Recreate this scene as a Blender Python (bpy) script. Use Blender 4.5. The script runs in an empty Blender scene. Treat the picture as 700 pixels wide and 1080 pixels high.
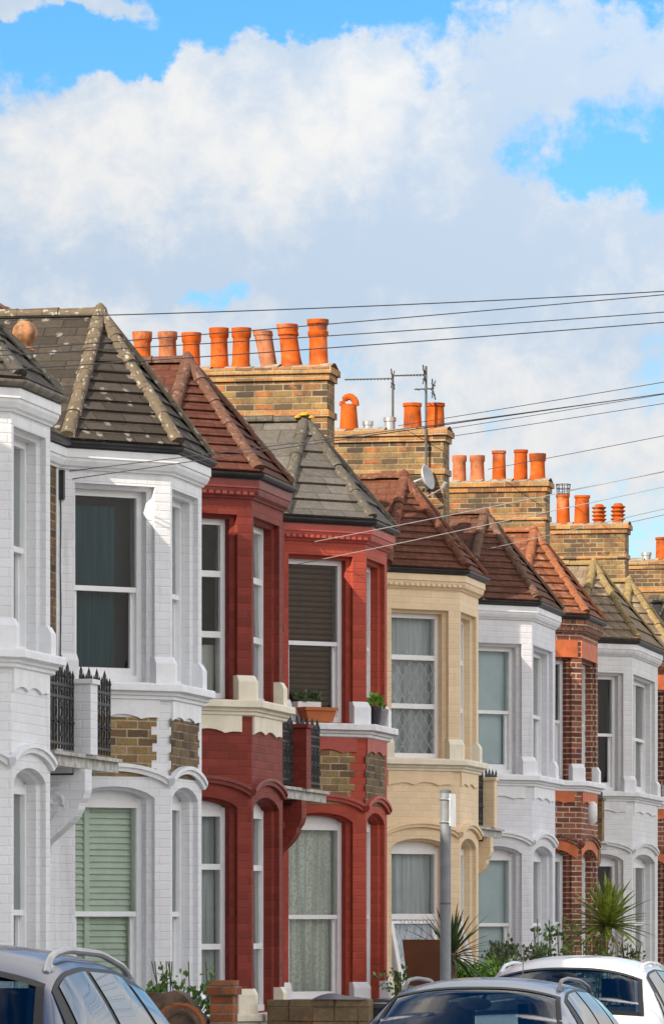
import bpy, bmesh, math, random
from math import sin, cos, pi, radians, atan, sqrt, tan
from mathutils import Vector
random.seed(7)
S = bpy.context.scene
COL = S.collection

# ------------------------------------------------------------------ survey numbers
# world x = across the street (houses on the negative side), y = along the street, z up
FPX = 5300.0                       # focal length in photo pixels (long lens)
PHI = atan(1017 / FPX)             # camera yaw away from the street direction
CAMZ = 1.85
FRONT = -9.86                      # plane of the bay fronts
PROJ = 0.82                        # bay projection
MAIN = FRONT - PROJ                # plane of the main front wall
SP, CP = sin(PHI), cos(PHI)

def dist(x, y): return y * CP - x * SP
def x_from_px(px, y):              # world x of the survey point at street chainage y
    k = (px - 350) / FPX
    return (k * y * CP - y * SP) / (CP + k * SP)
def z_from_py(py, x, y): return CAMZ + (977 - py) * dist(x, y) / FPX

# ------------------------------------------------------------------ mesh builder
class MB:
    def __init__(s): s.v = []; s.f = []; s.m = []; s.uv = []
    def face(s, pts, mat=0, uv=None):
        b = len(s.v); s.v += [tuple(p) for p in pts]
        s.f.append(tuple(range(b, b + len(pts)))); s.m.append(mat); s.uv.append(uv)
    def box(s, x0, x1, y0, y1, z0, z1, mat=0):
        P = [(x0,y0,z0),(x1,y0,z0),(x1,y1,z0),(x0,y1,z0),(x0,y0,z1),(x1,y0,z1),(x1,y1,z1),(x0,y1,z1)]
        for q in ((3,2,1,0),(4,5,6,7),(0,1,5,4),(1,2,6,5),(2,3,7,6),(3,0,4,7)): s.face([P[i] for i in q], mat)
    def fbox(s, F, a0, a1, z0, z1, d0, d1, mat=0):       # box in a wall frame F(s, z, depth)
        P = [F(a0,z0,d0),F(a1,z0,d0),F(a1,z0,d1),F(a0,z0,d1),F(a0,z1,d0),F(a1,z1,d0),F(a1,z1,d1),F(a0,z1,d1)]
        for q in ((3,2,1,0),(4,5,6,7),(0,1,5,4),(1,2,6,5),(2,3,7,6),(3,0,4,7)): s.face([P[i] for i in q], mat)
    def tube(s, pts, r, n=8, mat=0, cap=True, r2=None):
        pts = [Vector(p) for p in pts]; rings = []
        for i, p in enumerate(pts):
            t = (pts[min(i+1, len(pts)-1)] - pts[max(i-1, 0)]).normalized()
            up = Vector((0,0,1)) if abs(t.z) < .9 else Vector((1,0,0))
            a = t.cross(up).normalized(); b = a.cross(t)
            rr = r if r2 is None else r + (r2 - r) * i / (len(pts) - 1)
            rings.append([p + (a*cos(2*pi*k/n) + b*sin(2*pi*k/n)) * rr for k in range(n)])
        for i in range(len(rings)-1):
            for k in range(n):
                s.face([rings[i][k], rings[i][(k+1)%n], rings[i+1][(k+1)%n], rings[i+1][k]], mat)
        if cap: s.face(rings[0][::-1], mat); s.face(rings[-1], mat)
    def lathe(s, prof, c, n=16, mat=0, tilt=(0,0), cap=True):
        rings = []
        for r, z in prof:
            rings.append([(c[0] + r*cos(2*pi*k/n) + tilt[0]*z, c[1] + r*sin(2*pi*k/n) + tilt[1]*z, c[2]+z) for k in range(n)])
        for i in range(len(rings)-1):
            for k in range(n):
                s.face([rings[i][k], rings[i][(k+1)%n], rings[i+1][(k+1)%n], rings[i+1][k]], mat)
        if cap: s.face(rings[0][::-1], mat); s.face(rings[-1], mat)
    def build(s, name, mats, parent=None, smooth=False, loc=None):
        me = bpy.data.meshes.new(name)
        me.from_pydata(s.v, [], s.f)
        ul = me.uv_layers.new(name='UVMap')
        for p in me.polygons:
            p.material_index = s.m[p.index]
            uv = s.uv[p.index]
            n = p.normal
            if abs(n.z) > .985: t = Vector((0,1,0))
            else: t = Vector((0,0,1)).cross(n).normalized()
            b = n.cross(t)
            for j, li in enumerate(p.loop_indices):
                co = me.vertices[me.loops[li].vertex_index].co
                ul.data[li].uv = uv[j] if uv else (co.dot(t), co.dot(b))
        if not isinstance(mats, (list, tuple)): mats = [mats]
        for m in mats: me.materials.append(m)
        if smooth:
            bm = bmesh.new(); bm.from_mesh(me)
            bmesh.ops.remove_doubles(bm, verts=bm.verts, dist=1e-4)
            bm.to_mesh(me); bm.free()
            for p in me.polygons: p.use_smooth = True
            if smooth != 'all':
                try: me.set_sharp_from_angle(angle=radians(40))
                except Exception: pass
        o = bpy.data.objects.new(name, me); COL.objects.link(o)
        if loc: o.location = loc
        if parent: o.parent = parent
        return o

def tag(o, label=None, cat=None, group=None, kind=None):
    if label: o['label'] = label
    if cat: o['category'] = cat
    if group: o['group'] = group
    if kind: o['kind'] = kind
    return o
def thing(name, label, cat, loc, group=None):
    o = bpy.data.objects.new(name, None); COL.objects.link(o); o.location = loc
    o.empty_display_size = .2
    return tag(o, label, cat, group)

def offset_path(path, o):
    out = []
    for i, p in enumerate(path):
        p = Vector(p)
        ns = []
        if i > 0:
            t = (p - Vector(path[i-1])).normalized(); ns.append(Vector((t.y, -t.x)))
        if i < len(path)-1:
            t = (Vector(path[i+1]) - p).normalized(); ns.append(Vector((t.y, -t.x)))
        if len(ns) == 1: out.append(p + ns[0]*o)
        else:
            m = (ns[0] + ns[1]).normalized(); out.append(p + m * (o / m.dot(ns[0])))
    return out
def sweep(mb, path, prof, mat=0, closed=True, caps=True):
    rows = [[(q.x, q.y, z) for q in offset_path(path, o)] for o, z in prof]
    n = len(prof)
    for i in range(n if closed else n-1):
        a, b = rows[i], rows[(i+1) % n]
        for k in range(len(path)-1): mb.face([a[k], a[k+1], b[k+1], b[k]], mat)
    if caps:
        mb.face([r[0] for r in rows][::-1], mat); mb.face([r[-1] for r in rows], mat)

# ------------------------------------------------------------------ node helpers
class NT:
    def __init__(s, tree): s.t = tree; s.n = tree.nodes; s.l = tree.links
    def new(s, typ, **kw):
        n = s.n.new(typ)
        for k, v in kw.items(): setattr(n, k, v)
        return n
    def put(s, sock, v):
        if v is None: return
        if hasattr(v, 'is_linked') or hasattr(v, 'links'): s.l.new(v, sock)
        else: sock.default_value = v
    def m(s, op, a, b=None, c=None, clamp=False):
        n = s.new('ShaderNodeMath', operation=op); n.use_clamp = clamp
        s.put(n.inputs[0], a); s.put(n.inputs[1], b); s.put(n.inputs[2], c)
        return n.outputs[0]
    def smooth(s, v, a, b, lo=0., hi=1.):
        n = s.new('ShaderNodeMapRange', interpolation_type='SMOOTHSTEP')
        s.put(n.inputs[0], v); s.put(n.inputs[1], a); s.put(n.inputs[2], b); s.put(n.inputs[3], lo); s.put(n.inputs[4], hi)
        return n.outputs[0]
    def mix(s, f, a, b, blend='MIX'):
        n = s.new('ShaderNodeMix', data_type='RGBA', blend_type=blend)
        s.put(n.inputs[0], f)
        for i, v in ((6, a), (7, b)):
            if isinstance(v, tuple) and len(v) == 3: v = v + (1,)
            s.put(n.inputs[i], v)
        return n.outputs[2]
    def noise(s, vec, scale, detail=4, rough=.55, dim='3D', dist=0):
        n = s.new('ShaderNodeTexNoise', noise_dimensions=dim)
        s.put(n.inputs['Vector'], vec); n.inputs['Scale'].default_value = scale
        n.inputs['Detail'].default_value = detail; n.inputs['Roughness'].default_value = rough
        n.inputs['Distortion'].default_value = dist
        return n.outputs['Fac']
    def xyz(s, x, y, z=0.):
        n = s.new('ShaderNodeCombineXYZ'); s.put(n.inputs[0], x); s.put(n.inputs[1], y); s.put(n.inputs[2], z); return n.outputs[0]
    def sep(s, v):
        n = s.new('ShaderNodeSeparateXYZ'); s.l.new(v, n.inputs[0]); return n.outputs
    def ramp(s, f, stops, const=False):
        n = s.new('ShaderNodeValToRGB'); s.put(n.inputs[0], f)
        cr = n.color_ramp
        if const: cr.interpolation = 'CONSTANT'
        while len(cr.elements) < len(stops): cr.elements.new(.5)
        for e, (p, c) in zip(cr.elements, stops): e.position = p; e.color = tuple(c) + (1,)
        return n.outputs[0]
    def bump(s, h, strength=.5, d=.01):
        n = s.new('ShaderNodeBump'); n.inputs['Strength'].default_value = strength; n.inputs['Distance'].default_value = d
        s.put(n.inputs['Height'], h); return n.outputs[0]

MATS = {}
def mat_base(name):
    m = bpy.data.materials.new(name); m.use_nodes = True
    t = NT(m.node_tree); b = m.node_tree.nodes['Principled BSDF']
    return m, t, b
def plain(name, col, rough=.6, metal=0., noise=.12, nscale=9., bump=.0, coat=0., spec=.5, soot=0.):
    key = ('p', name)
    if key in MATS: return MATS[key]
    m, t, b = mat_base(name)
    tc = t.new('ShaderNodeTexCoord').outputs['Object']
    n = t.noise(tc, nscale, 5)
    f = t.smooth(n, .3, .7)
    c = t.mix(f, tuple(x*(1-noise) for x in col), tuple(min(1, x*(1+noise)) for x in col))
    t.put(b.inputs['Base Color'], c)
    b.inputs['Roughness'].default_value = rough; b.inputs['Metallic'].default_value = metal
    b.inputs['Coat Weight'].default_value = coat; b.inputs['Coat Roughness'].default_value = .03
    b.inputs['Specular IOR Level'].default_value = spec
    if soot:
        q = t.m('MULTIPLY', t.smooth(t.noise(tc, 5., 6, .65), .48, .66), soot)
        c = t.mix(q, c, (.06,.04,.03)); c = t.mix(t.m('MULTIPLY', t.smooth(t.noise(tc, 3., 5, .6), .55, .7), .5), c, (.42,.24,.13))
        t.put(b.inputs['Base Color'], c)
    if bump: t.put(b.inputs['Normal'], t.bump(t.noise(tc, nscale*4, 4), bump, .01))
    MATS[key] = m; return m

def brick_cells(t, bw=.225, bh=.075, mort=.01, jitter=.004):
    """UV in metres -> (mortar mask, random per brick, noise coords)"""
    uv = t.new('ShaderNodeUVMap').outputs[0]
    x, y, _ = t.sep(uv)
    wob = t.m('MULTIPLY', t.m('SUBTRACT', t.noise(uv, 7., 2), .5), jitter*2)
    y = t.m('ADD', y, wob)
    r = t.m('DIVIDE', y, bh); row = t.m('FLOOR', r); fy = t.m('FRACT', r)
    odd = t.m('MODULO', row, 2.)
    cshift = t.m('ADD', t.m('DIVIDE', x, bw), t.m('MULTIPLY', t.m('ABSOLUTE', odd), .5))
    col = t.m('FLOOR', cshift); fx = t.m('FRACT', cshift)
    ex = t.m('MULTIPLY', t.m('MINIMUM', fx, t.m('SUBTRACT', 1., fx)), bw)
    ey = t.m('MULTIPLY', t.m('MINIMUM', fy, t.m('SUBTRACT', 1., fy)), bh)
    e = t.m('MINIMUM', ex, ey)
    mask = t.smooth(e, mort*.35, mort*.75)          # 1 on brick, 0 on mortar
    wn = t.new('ShaderNodeTexWhiteNoise', noise_dimensions='2D')
    t.l.new(t.xyz(col, row), wn.inputs['Vector'])
    return mask, wn.outputs['Value'], uv, (x, y)

def painted_brick(name, col, vary=.08, dirt=(.35,.33,.30), dirtamt=.35, relief=.48, worn=None):
    key = ('pb', name)
    if key in MATS: return MATS[key]
    m, t, b = mat_base(name)
    mask, rnd, uv, (x, y) = brick_cells(t, mort=.011)
    n1 = t.noise(uv, 1.6, 6, .6); n2 = t.noise(uv, 18., 5, .6)
    base = t.mix(rnd, tuple(c*(1-vary) for c in col), tuple(min(1, c*(1+vary*.5)) for c in col))
    base = t.mix(t.m('MULTIPLY', t.m('SUBTRACT', 1., mask), .04), base, tuple(c*.55 for c in col))
    base = t.mix(t.smooth(t.noise(uv, .9, 5, .6), .35, .65, 0., .5), base, tuple(k*.80 for k in col))
    st = t.noise(t.xyz(t.m('MULTIPLY', x, 9.), t.m('MULTIPLY', y, .8)), 1., 5, .65)
    d = t.m('MULTIPLY', t.smooth(st, .47, .75), t.smooth(n1, .35, .65))
    base = t.mix(t.m('MULTIPLY', d, dirtamt), base, dirt, 'MIX')
    sp = t.m('MULTIPLY', t.smooth(n2, .6, .74), .35)
    base = t.mix(sp, base, tuple(c*.6 for c in col))
    if worn:
        wv = t.m('MULTIPLY', t.smooth(t.noise(uv, 5., 8, .7), .66, .69), t.smooth(n1, .5, .6))
        base = t.mix(wv, base, worn)
    t.put(b.inputs['Base Color'], base); b.inputs['Roughness'].default_value = .62
    b.inputs['Specular IOR Level'].default_value = .15
    h = t.m('ADD', t.m('MULTIPLY', mask, t.m('ADD', .6, t.m('MULTIPLY', rnd, .4))), t.m('MULTIPLY', n2, .35))
    t.put(b.inputs['Normal'], t.bump(h, relief, .008))
    MATS[key] = m; return m

def raw_brick(name, stops, mortar=(.42,.36,.27), stain=.5, bw=.225, bh=.075, relief=.8):
    key = ('rb', name)
    if key in MATS: return MATS[key]
    m, t, b = mat_base(name)
    mask, rnd, uv, (x, y) = brick_cells(t, bw, bh, .014, .006)
    c = t.ramp(rnd, stops)
    n = t.noise(uv, 30., 5, .65); n1 = t.noise(uv, 2.2, 6, .65)
    c = t.mix(t.smooth(n, .35, .75, 0., .45), c, (.06,.045,.035))
    mc = t.mix(t.smooth(n1, .3, .7), mortar, tuple(k*.55 for k in mortar))
    c = t.mix(mask, mc, c)
    c = t.mix(t.smooth(t.noise(uv, 4.5, 6, .7), .42, .62, 0., stain*.6), c, (.05,.04,.03)); c = t.mix(t.smooth(t.noise(uv, 3.3, 5, .65), .56, .66, 0., stain*.5), c, (.50,.22,.07))
    c = t.mix(t.m('MULTIPLY', t.smooth(n1, .52, .72), stain), c, (.07,.06,.045))
    t.put(b.inputs['Base Color'], c); b.inputs['Roughness'].default_value = .85
    b.inputs['Specular IOR Level'].default_value = .25
    h = t.m('ADD', t.m('MULTIPLY', mask, .8), t.m('MULTIPLY', n, .4))
    t.put(b.inputs['Normal'], t.bump(h, relief, .01))
    MATS[key] = m; return m

def roof_tile(name, ca, cb, course, tw, lichen=(.5,.5,.42), lamt=.5, moss=(.12,.11,.03), mamt=.4, roll=False, lsize=5., ssize=0.):
    key = ('rt', name)
    if key in MATS: return MATS[key]
    m, t, b = mat_base(name)
    mask, rnd, uv, (x, y) = brick_cells(t, tw, course, .012, .0)
    n1 = t.noise(uv, 1.8, 6, .6); n2 = t.noise(uv, 22., 6, .65)
    c = t.mix(rnd, ca, cb)
    c = t.mix(t.smooth(n2, .35, .7, 0., .4), c, tuple(k*.45 for k in ca))
    c = t.mix(t.m('MULTIPLY', t.m('SUBTRACT', 1., mask), .5), c, tuple(k*.3 for k in ca))
    c = t.mix(t.m('MULTIPLY', t.smooth(t.noise(uv, 3.2, 7, .7), .5, .68), mamt), c, moss)
    vo = t.new('ShaderNodeTexVoronoi', feature='F1', voronoi_dimensions='2D')
    t.l.new(uv, vo.inputs['Vector']); vo.inputs['Scale'].default_value = lsize
    sz = t.m('ADD', t.m('MULTIPLY', t.noise(uv, 9., 4), .34), t.m('ADD', t.m('MULTIPLY', n1, .16), ssize-.03))
    spot = t.m('MULTIPLY', t.smooth(t.m('SUBTRACT', sz, vo.outputs['Distance']), -.02, .07), t.smooth(n2, .42, .52))
    c = t.mix(t.m('MULTIPLY', spot, lamt), c, lichen)
    t.put(b.inputs['Base Color'], c); b.inputs['Roughness'].default_value = .8
    b.inputs['Specular IOR Level'].default_value = .15
    h = t.m('ADD', t.m('MULTIPLY', mask, .4), t.m('MULTIPLY', n2, .3))
    if roll:
        w = t.m('ABSOLUTE', t.m('SINE', t.m('MULTIPLY', x, pi / tw)))
        h = t.m('ADD', h, t.m('MULTIPLY', w, 2.4))
    t.put(b.inputs['Normal'], t.bump(h, .8, .012))
    MATS[key] = m; return m

def glass_mat(name, tint=(.90,.94,.94), boost=1.0):
    key = ('g', name)
    if key in MATS: return MATS[key]
    m, t, b = mat_base(name)
    t.n.remove(b)
    out = [n for n in t.n if n.type == 'OUTPUT_MATERIAL'][0]
    tr = t.new('ShaderNodeBsdfTransparent'); tr.inputs[0].default_value = tint + (1,)
    gl = t.new('ShaderNodeBsdfGlossy'); gl.inputs['Roughness'].default_value = .015
    fr = t.new('ShaderNodeFresnel'); fr.inputs[0].default_value = 1.5
    tc = t.new('ShaderNodeTexCoord').outputs['Object']
    bp = t.bump(t.noise(tc, 2.3, 2), .08, .02)
    t.l.new(bp, gl.inputs['Normal'])
    mx = t.new('ShaderNodeMixShader')
    t.put(mx.inputs[0], t.m('MULTIPLY', fr.outputs[0], 1.15*boost, clamp=True))
    t.l.new(tr.outputs[0], mx.inputs[1]); t.l.new(gl.outputs[0], mx.inputs[2]); t.l.new(mx.outputs[0], out.inputs[0])
    MATS[key] = m; return m

def car_glass(name, col=(.012,.016,.02)):
    key = ('cg', name)
    if key in MATS: return MATS[key]
    m, t, b = mat_base(name)
    tc = t.new('ShaderNodeTexCoord').outputs['Object']
    t.put(b.inputs['Base Color'], t.mix(t.noise(tc, 2., 2), col, tuple(k*1.6 for k in col)))
    b.inputs['Roughness'].default_value = .02; b.inputs['Specular IOR Level'].default_value = .6
    MATS[key] = m; return m

def leaf_mat(name, a, b_):
    key = ('lf', name)
    if key in MATS: return MATS[key]
    m, t, b = mat_base(name)
    tc = t.new('ShaderNodeTexCoord').outputs['Object']
    c = t.mix(t.smooth(t.noise(tc, 14., 4), .35, .65), a, b_)
    t.put(b.inputs['Base Color'], c); b.inputs['Roughness'].default_value = .5
    b.inputs['Subsurface Weight'].default_value = 0
    MATS[key] = m; return m

# shared materials
M_upvc = plain('white_upvc', (.78,.79,.80), .35, noise=.03)
M_gutter = plain('black_gutter', (.018,.018,.02), .4, noise=.4, nscale=5)
M_gutter_grey = plain('weathered_gutter', (.16,.14,.11), .6, noise=.4, nscale=12)
M_iron = plain('black_iron', (.012,.012,.013), .45, noise=.3)
M_glass = glass_mat('window_glass')
M_terra = plain('terracotta', (.43,.082,.009), .75, noise=.25, nscale=6, bump=.3, soot=.55, spec=.15)
M_terra_d = plain('sooted_terracotta', (.34,.12,.055), .8, noise=.45, nscale=7, bump=.3, soot=.6)
M_terra_p = plain('buff_terracotta', (.40,.13,.05), .8, noise=.3, nscale=7, bump=.3, soot=.6)
M_mortar = plain('weathered_mortar', (.30,.25,.18), .9, noise=.35, nscale=10, bump=.5)
M_alu = plain('dull_aluminium', (.45,.46,.47), .4, .7, noise=.1)
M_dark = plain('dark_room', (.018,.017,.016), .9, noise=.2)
M_trunk = plain('palm_bark', (.16,.12,.07), .9, noise=.4, nscale=20, bump=.8)
STOCK = [(0,(.10,.06,.035)),(.3,(.26,.16,.065)),(.6,(.34,.23,.09)),(.85,(.22,.13,.06)),(1,(.40,.28,.13))]
CHIM = [(0,(.07,.045,.03)),(.25,(.17,.105,.045)),(.5,(.29,.185,.065)),(.72,(.29,.13,.045)),(.86,(.11,.065,.035)),(1,(.38,.14,.04))]
RED = [(0,(.12,.04,.03)),(.35,(.21,.06,.035)),(.7,(.28,.085,.045)),(1,(.33,.12,.06))]
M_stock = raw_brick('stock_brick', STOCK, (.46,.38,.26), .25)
M_stock_d = raw_brick('dark_stock_brick', [(p, tuple(k*.55 for k in c)) for p, c in STOCK], (.30,.24,.17), .5)  # darker tones of the stock brick, also on the front panels
M_chim = raw_brick('chimney_brick', CHIM, (.36,.29,.19), .75)
M_red = raw_brick('red_brick', RED, (.62,.50,.40), .1)

# ------------------------------------------------------------------ walls and windows
def outline(s0, s1, zb, zs, rise, n=11):
    pts = [(s0, zb), (s1, zb), (s1, zs)]
    for i in range(1, n):
        k = i / n; s = s1 + (s0 - s1)*k
        pts.append((s, zs + rise*(1 - (2*k-1)**2)**.72))
    pts.append((s0, zs))
    return pts
def wall_frame(P, Q):
    P = Vector(P); Q = Vector(Q); t = (Q-P).normalized(); n = Vector((t.y, -t.x)); L = (Q-P).length
    return (lambda s, z, d: (P.x + t.x*s - n.x*d, P.y + t.y*s - n.y*d, z)), L

def wall_with_openings(mb, F, L, z0, z1, ops, mat=0):
    """ops: stacked openings sharing s0,s1: (zb, zs, rise)"""
    if not ops:
        mb.face([F(0,z0,0), F(L,z0,0), F(L,z1,0), F(0,z1,0)], mat); return
    s0, s1 = ops[0]['s0'], ops[0]['s1']
    for a, b in ((0, s0), (s1, L)):
        mb.face([F(a,z0,0), F(b,z0,0), F(b,z1,0), F(a,z1,0)], mat)
    z = z0; low = [(s0, z0), (s1, z0)]
    for o in ops:
        ol = outline(s0, s1, o['zb'], o['zs'], o['rise'])
        if o['zb'] - max(p[1] for p in low) > .001:
            poly = low[:] if len(low) == 2 else low
            mb.face([F(p[0], p[1], 0) for p in poly] + [F(s1, o['zb'], 0), F(s0, o['zb'], 0)] if len(low) == 2 else
                    [F(p[0], p[1], 0) for p in low] + [F(s1, o['zb'], 0), F(s0, o['zb'], 0)], mat)
        low = list(reversed(ol[2:]))       # from s0 side to s1 side along the head
        # stepped reveal
        st = .045
        inner = outline(s0+st, s1-st, o['zb'], o['zs']-(.04 if o['rise'] < .01 else 0), o['rise'] - (0 if o['rise'] < .01 else .03))
        n = len(ol)
        seq = [(ol, 0.), (ol, .05), (inner, .07), (inner, .34)]
        for (A, da), (B, db) in zip(seq[:-1], seq[1:]):
            for i in range(n):
                j = (i+1) % n
                mb.face([F(A[i][0],A[i][1],da), F(A[j][0],A[j][1],da), F(B[j][0],B[j][1],db), F(B[i][0],B[i][1],db)], mat)
        o['inner'] = (s0+st, s1-st, o['zb'], inner[2][1], o['rise'] - (0 if o['rise'] < .01 else .03))
    mb.face([F(p[0], p[1], 0) for p in low] + [F(s1, z1, 0), F(s0, z1, 0)], mat)

FABRIC = {}
def fabric(col, name, kind='cloth'):
    key = ('fb', name)
    if key in MATS: return MATS[key]
    m, t, b = mat_base(name)
    tc = t.new('ShaderNodeTexCoord').outputs['Object']
    x, y, z = t.sep(tc)
    n = t.noise(t.xyz(t.m('MULTIPLY', x, 14.), t.m('MULTIPLY', y, 14.), t.m('MULTIPLY', z, .7)), 1., 4)
    c = t.mix(t.smooth(n, .3, .7), tuple(k*.6 for k in col), col)
    if kind == 'lace':
        w = t.m('ABSOLUTE', t.m('SINE', t.m('MULTIPLY', z, 60.)))
        band = t.smooth(t.noise(tc, 40., 3), .45, .6)
        c = t.mix(t.m('MULTIPLY', band, .5), c, tuple(k*.45 for k in col))
    if kind == 'venetian':
        w = t.m('FRACT', t.m('MULTIPLY', z, 22.))
        c = t.mix(t.smooth(w, .55, .8), c, tuple(k*.3 for k in col))
    t.put(b.inputs['Base Color'], c); b.inputs['Roughness'].default_value = .9
    b.inputs['Specular IOR Level'].default_value = .1
    MATS[key] = m; return m

def curtain_mesh(F, s0, s1, z0, z1, d, amp, waves):
    mb = MB(); n = max(8, int(waves*6)); ph = random.random()*6
    prev = None
    for i in range(n+1):
        s = s0 + (s1-s0)*i/n
        dd = d + amp*(sin(ph + 2*pi*waves*i/n) + .5*sin(ph*2 + 2*pi*waves*.43*i/n))
        if prev is not None:
            mb.face([F(prev[0], z0, prev[1]), F(s, z0, dd), F(s, z1, dd*.5 + d*.5), F(prev[0], z1, prev[1]*.5 + d*.5)])
        prev = (s, dd)
    return mb

def window(house, F, op, style, dress):
    """frame is the part, its panes, sashes and whatever hangs behind it are sub-parts"""
    a0, a1, zb, zs, rise = op['inner']
    D = .15; fw = .05
    mb = MB()
    top = zs
    mb.fbox(F, a0, a0+fw, zb, zs, D, D+.09); mb.fbox(F, a1-fw, a1, zb, zs, D, D+.09)
    mb.fbox(F, a0+fw, a1-fw, zb, zb+.06, D-.02, D+.09)
    if rise > .01:
        ol = outline(a0, a1, zs-.03, zs, rise)
        mb.face([F(p[0], p[1], D+.015) for p in ol])
        mb.fbox(F, a0+fw, a1-fw, zs-.085, zs-.03, D, D+.09); ztop = zs-.085
    else:
        mb.fbox(F, a0+fw, a1-fw, zs-.055, zs, D, D+.09); ztop = zs-.055
    p0, p1, pb = a0+fw, a1-fw, zb+.06
    H = ztop - pb
    panes = []; sash = None
    if style == 'sash':
        zm = pb + H*.47
        mb.fbox(F, p0, p1, zm, zm+.045, D+.01, D+.08)
        sash = (p0, p1, pb, zm)
        panes = [(p0, p1, zm+.045, ztop, D+.04), (p0+.04, p1-.04, pb+.07, zm-.0, D+.07)]
    elif style == 'triple':
        za, zc = pb + H*.33, pb + H*.69
        for z in (za, zc): mb.fbox(F, p0, p1, z, z+.06, D+.005, D+.08)
        panes = [(p0, p1, pb, za, D+.04), (p0, p1, za+.06, zc, D+.04), (p0, p1, zc+.06, ztop, D+.04)]
    elif style == 'triple_tall':
        za, zc = pb + H*.30, pb + H*.72
        for z in (za, zc): mb.fbox(F, p0, p1, z, z+.055, D+.005, D+.08)
        panes = [(p0, p1, pb, za, D+.04), (p0, p1, za+.055, zc, D+.04), (p0, p1, zc+.055, ztop, D+.04)]
    elif style == 'hopper':
        zm = pb + H*.52
        mb.fbox(F, p0, p1, zm, zm+.07, D+.005, D+.08)
        panes = [(p0, p1, zm+.07, ztop, D+.04)]
    if (p1-p0) > 1.05 and style == 'sash':
        c = (p0+p1)/2; mb.fbox(F, c-.05, c+.05, pb, ztop, D-.004, D+.085)
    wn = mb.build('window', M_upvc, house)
    g = MB()
    for q0, q1, z0, z1, d in panes:
        e = [random.uniform(-.006,.006) for _ in range(3)]
        g.face([F(q0,z0,d+e[0]), F(q1,z0,d+e[1]), F(q1,z1,d+e[2]), F(q0,z1,d+e[0]+e[2]-e[1])])
    if g.f: g.build('pane', M_glass, wn)
    if sash:
        sb = MB(); q0, q1, z0, z1 = sash
        sb.fbox(F, q0, q0+.04, z0, z1, D+.045, D+.088); sb.fbox(F, q1-.04, q1, z0, z1, D+.045, D+.088)
        sb.fbox(F, q0+.04, q1-.04, z0, z0+.07, D+.045, D+.088)
        for q in (q0+.012, q1-.012):      # sash horns
            sb.face([F(q-.012, zm, D+.03), F(q+.012, zm, D+.03), F(q, zm-.07, D+.04)])
        sb.build('lower_sash', M_upvc, wn)
    if style == 'hopper':                 # bottom light pushed open at its foot
        zt, L_ = zm - .01, H*.52
        out = .24
        def G(s, k, d): return F(s, zt - L_*k*.93, D + .02 - out*k + d)
        hb = MB()
        def bar(sa, sb_, ka, kb):
            P = [G(sa,ka,0),G(sb_,ka,0),G(sb_,ka,.05),G(sa,ka,.05),G(sa,kb,0),G(sb_,kb,0),G(sb_,kb,.05),G(sa,kb,.05)]
            for q in ((3,2,1,0),(4,5,6,7),(0,1,5,4),(1,2,6,5),(2,3,7,6),(3,0,4,7)): hb.face([P[i] for i in q])
        bar(p0, p0+.05, 0, 1); bar(p1-.05, p1, 0, 1); bar(p0+.05, p1-.05, 0, .05); bar(p0+.05, p1-.05, .94, 1)
        hs = hb.build('open_casement', M_upvc, wn)
        hg = MB(); hg.face([G(p0+.05,.05,.025), G(p1-.05,.05,.025), G(p1-.05,.94,.025), G(p0+.05,.94,.025)])
        hg.build('pane', M_glass, wn)
    # lead lattice on the glass
    if dress.get('lattice'):
        lb = MB()
        for q0, q1, z0, z1, d in (panes[:2] if style != 'hopper' else panes) + ([(p0+.05, p1-.05, pb, zm, .06)] if style == 'hopper' else []):
            if style == 'hopper' and d != .06: continue
            n = 5; cw = (q1-q0)/n
            for i in range(-12, 18):
                for sgn in (1, -1):
                    pts = []
                    for kz in (z0, z1):
                        sx = q0 + i*cw + sgn*(kz - z0)*.62 if sgn > 0 else q0 + i*cw + (z1-z0)*.62*0 - (kz - z0)*.62
                        pts.append((sx, kz))
                    (xa, za_), (xb, zb_) = pts
                    # clip to pane
                    def clip(xa, za_, xb, zb_):
                        ts = [0., 1.]
                        dx = xb - xa
                        if abs(dx) < 1e-6: return None
                        t0, t1 = sorted(((q0-xa)/dx, (q1-xa)/dx)); t0 = max(t0, 0); t1 = min(t1, 1)
                        if t1 - t0 < .02: return None
                        return (xa+dx*t0, za_+(zb_-za_)*t0, xa+dx*t1, za_+(zb_-za_)*t1)
                    c = clip(xa, za_, xb, zb_)
                    if c:
                        w = .006
                        dd = d - .006
                        lb.face([F(c[0]-w,c[1],dd), F(c[0]+w,c[1],dd), F(c[2]+w,c[3],dd), F(c[2]-w,c[3],dd)])
        if lb.f: lb.build('lead_lattice', plain('grey_lead', (.33,.34,.35), .5), wn)
    # what hangs behind the glass
    k = dress['kind']; z0, z1 = zb+.02, zs-.01; q0, q1 = a0+.005, a1-.005
    dk = dress.get('d', .275)
    if k == 'net':
        curtain_mesh(F, q0, q1, z0, z1, dk, .012, 9).build('net_curtain', fabric(dress['col'], dress['mat'], dress.get('cloth','cloth')), wn)
    elif k == 'roller':
        rb = MB(); rb.face([F(q0,z0,dk), F(q1,z0,dk), F(q1,z1,dk), F(q0,z1,dk)])
        rb.build('roller_blind', plain(dress['mat'], dress['col'], .8, noise=.06, nscale=3), wn)
    elif k == 'venetian':
        vb = MB(); n = int((z1-z0)/.058)
        for i in range(n):
            z = z0 + (z1-z0)*i/n
            vb.face([F(q0,z,dk+.025), F(q1,z,dk+.025), F(q1,z+.034,dk-.005), F(q0,z+.034,dk-.005)])
        vb.build('venetian_blind', plain(dress['mat'], dress['col'], .5, noise=.1), wn)
    elif k == 'shutter':
        vb = MB(); c = (q0+q1)/2 - .14; n = int((z1-z0)/.055)
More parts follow.
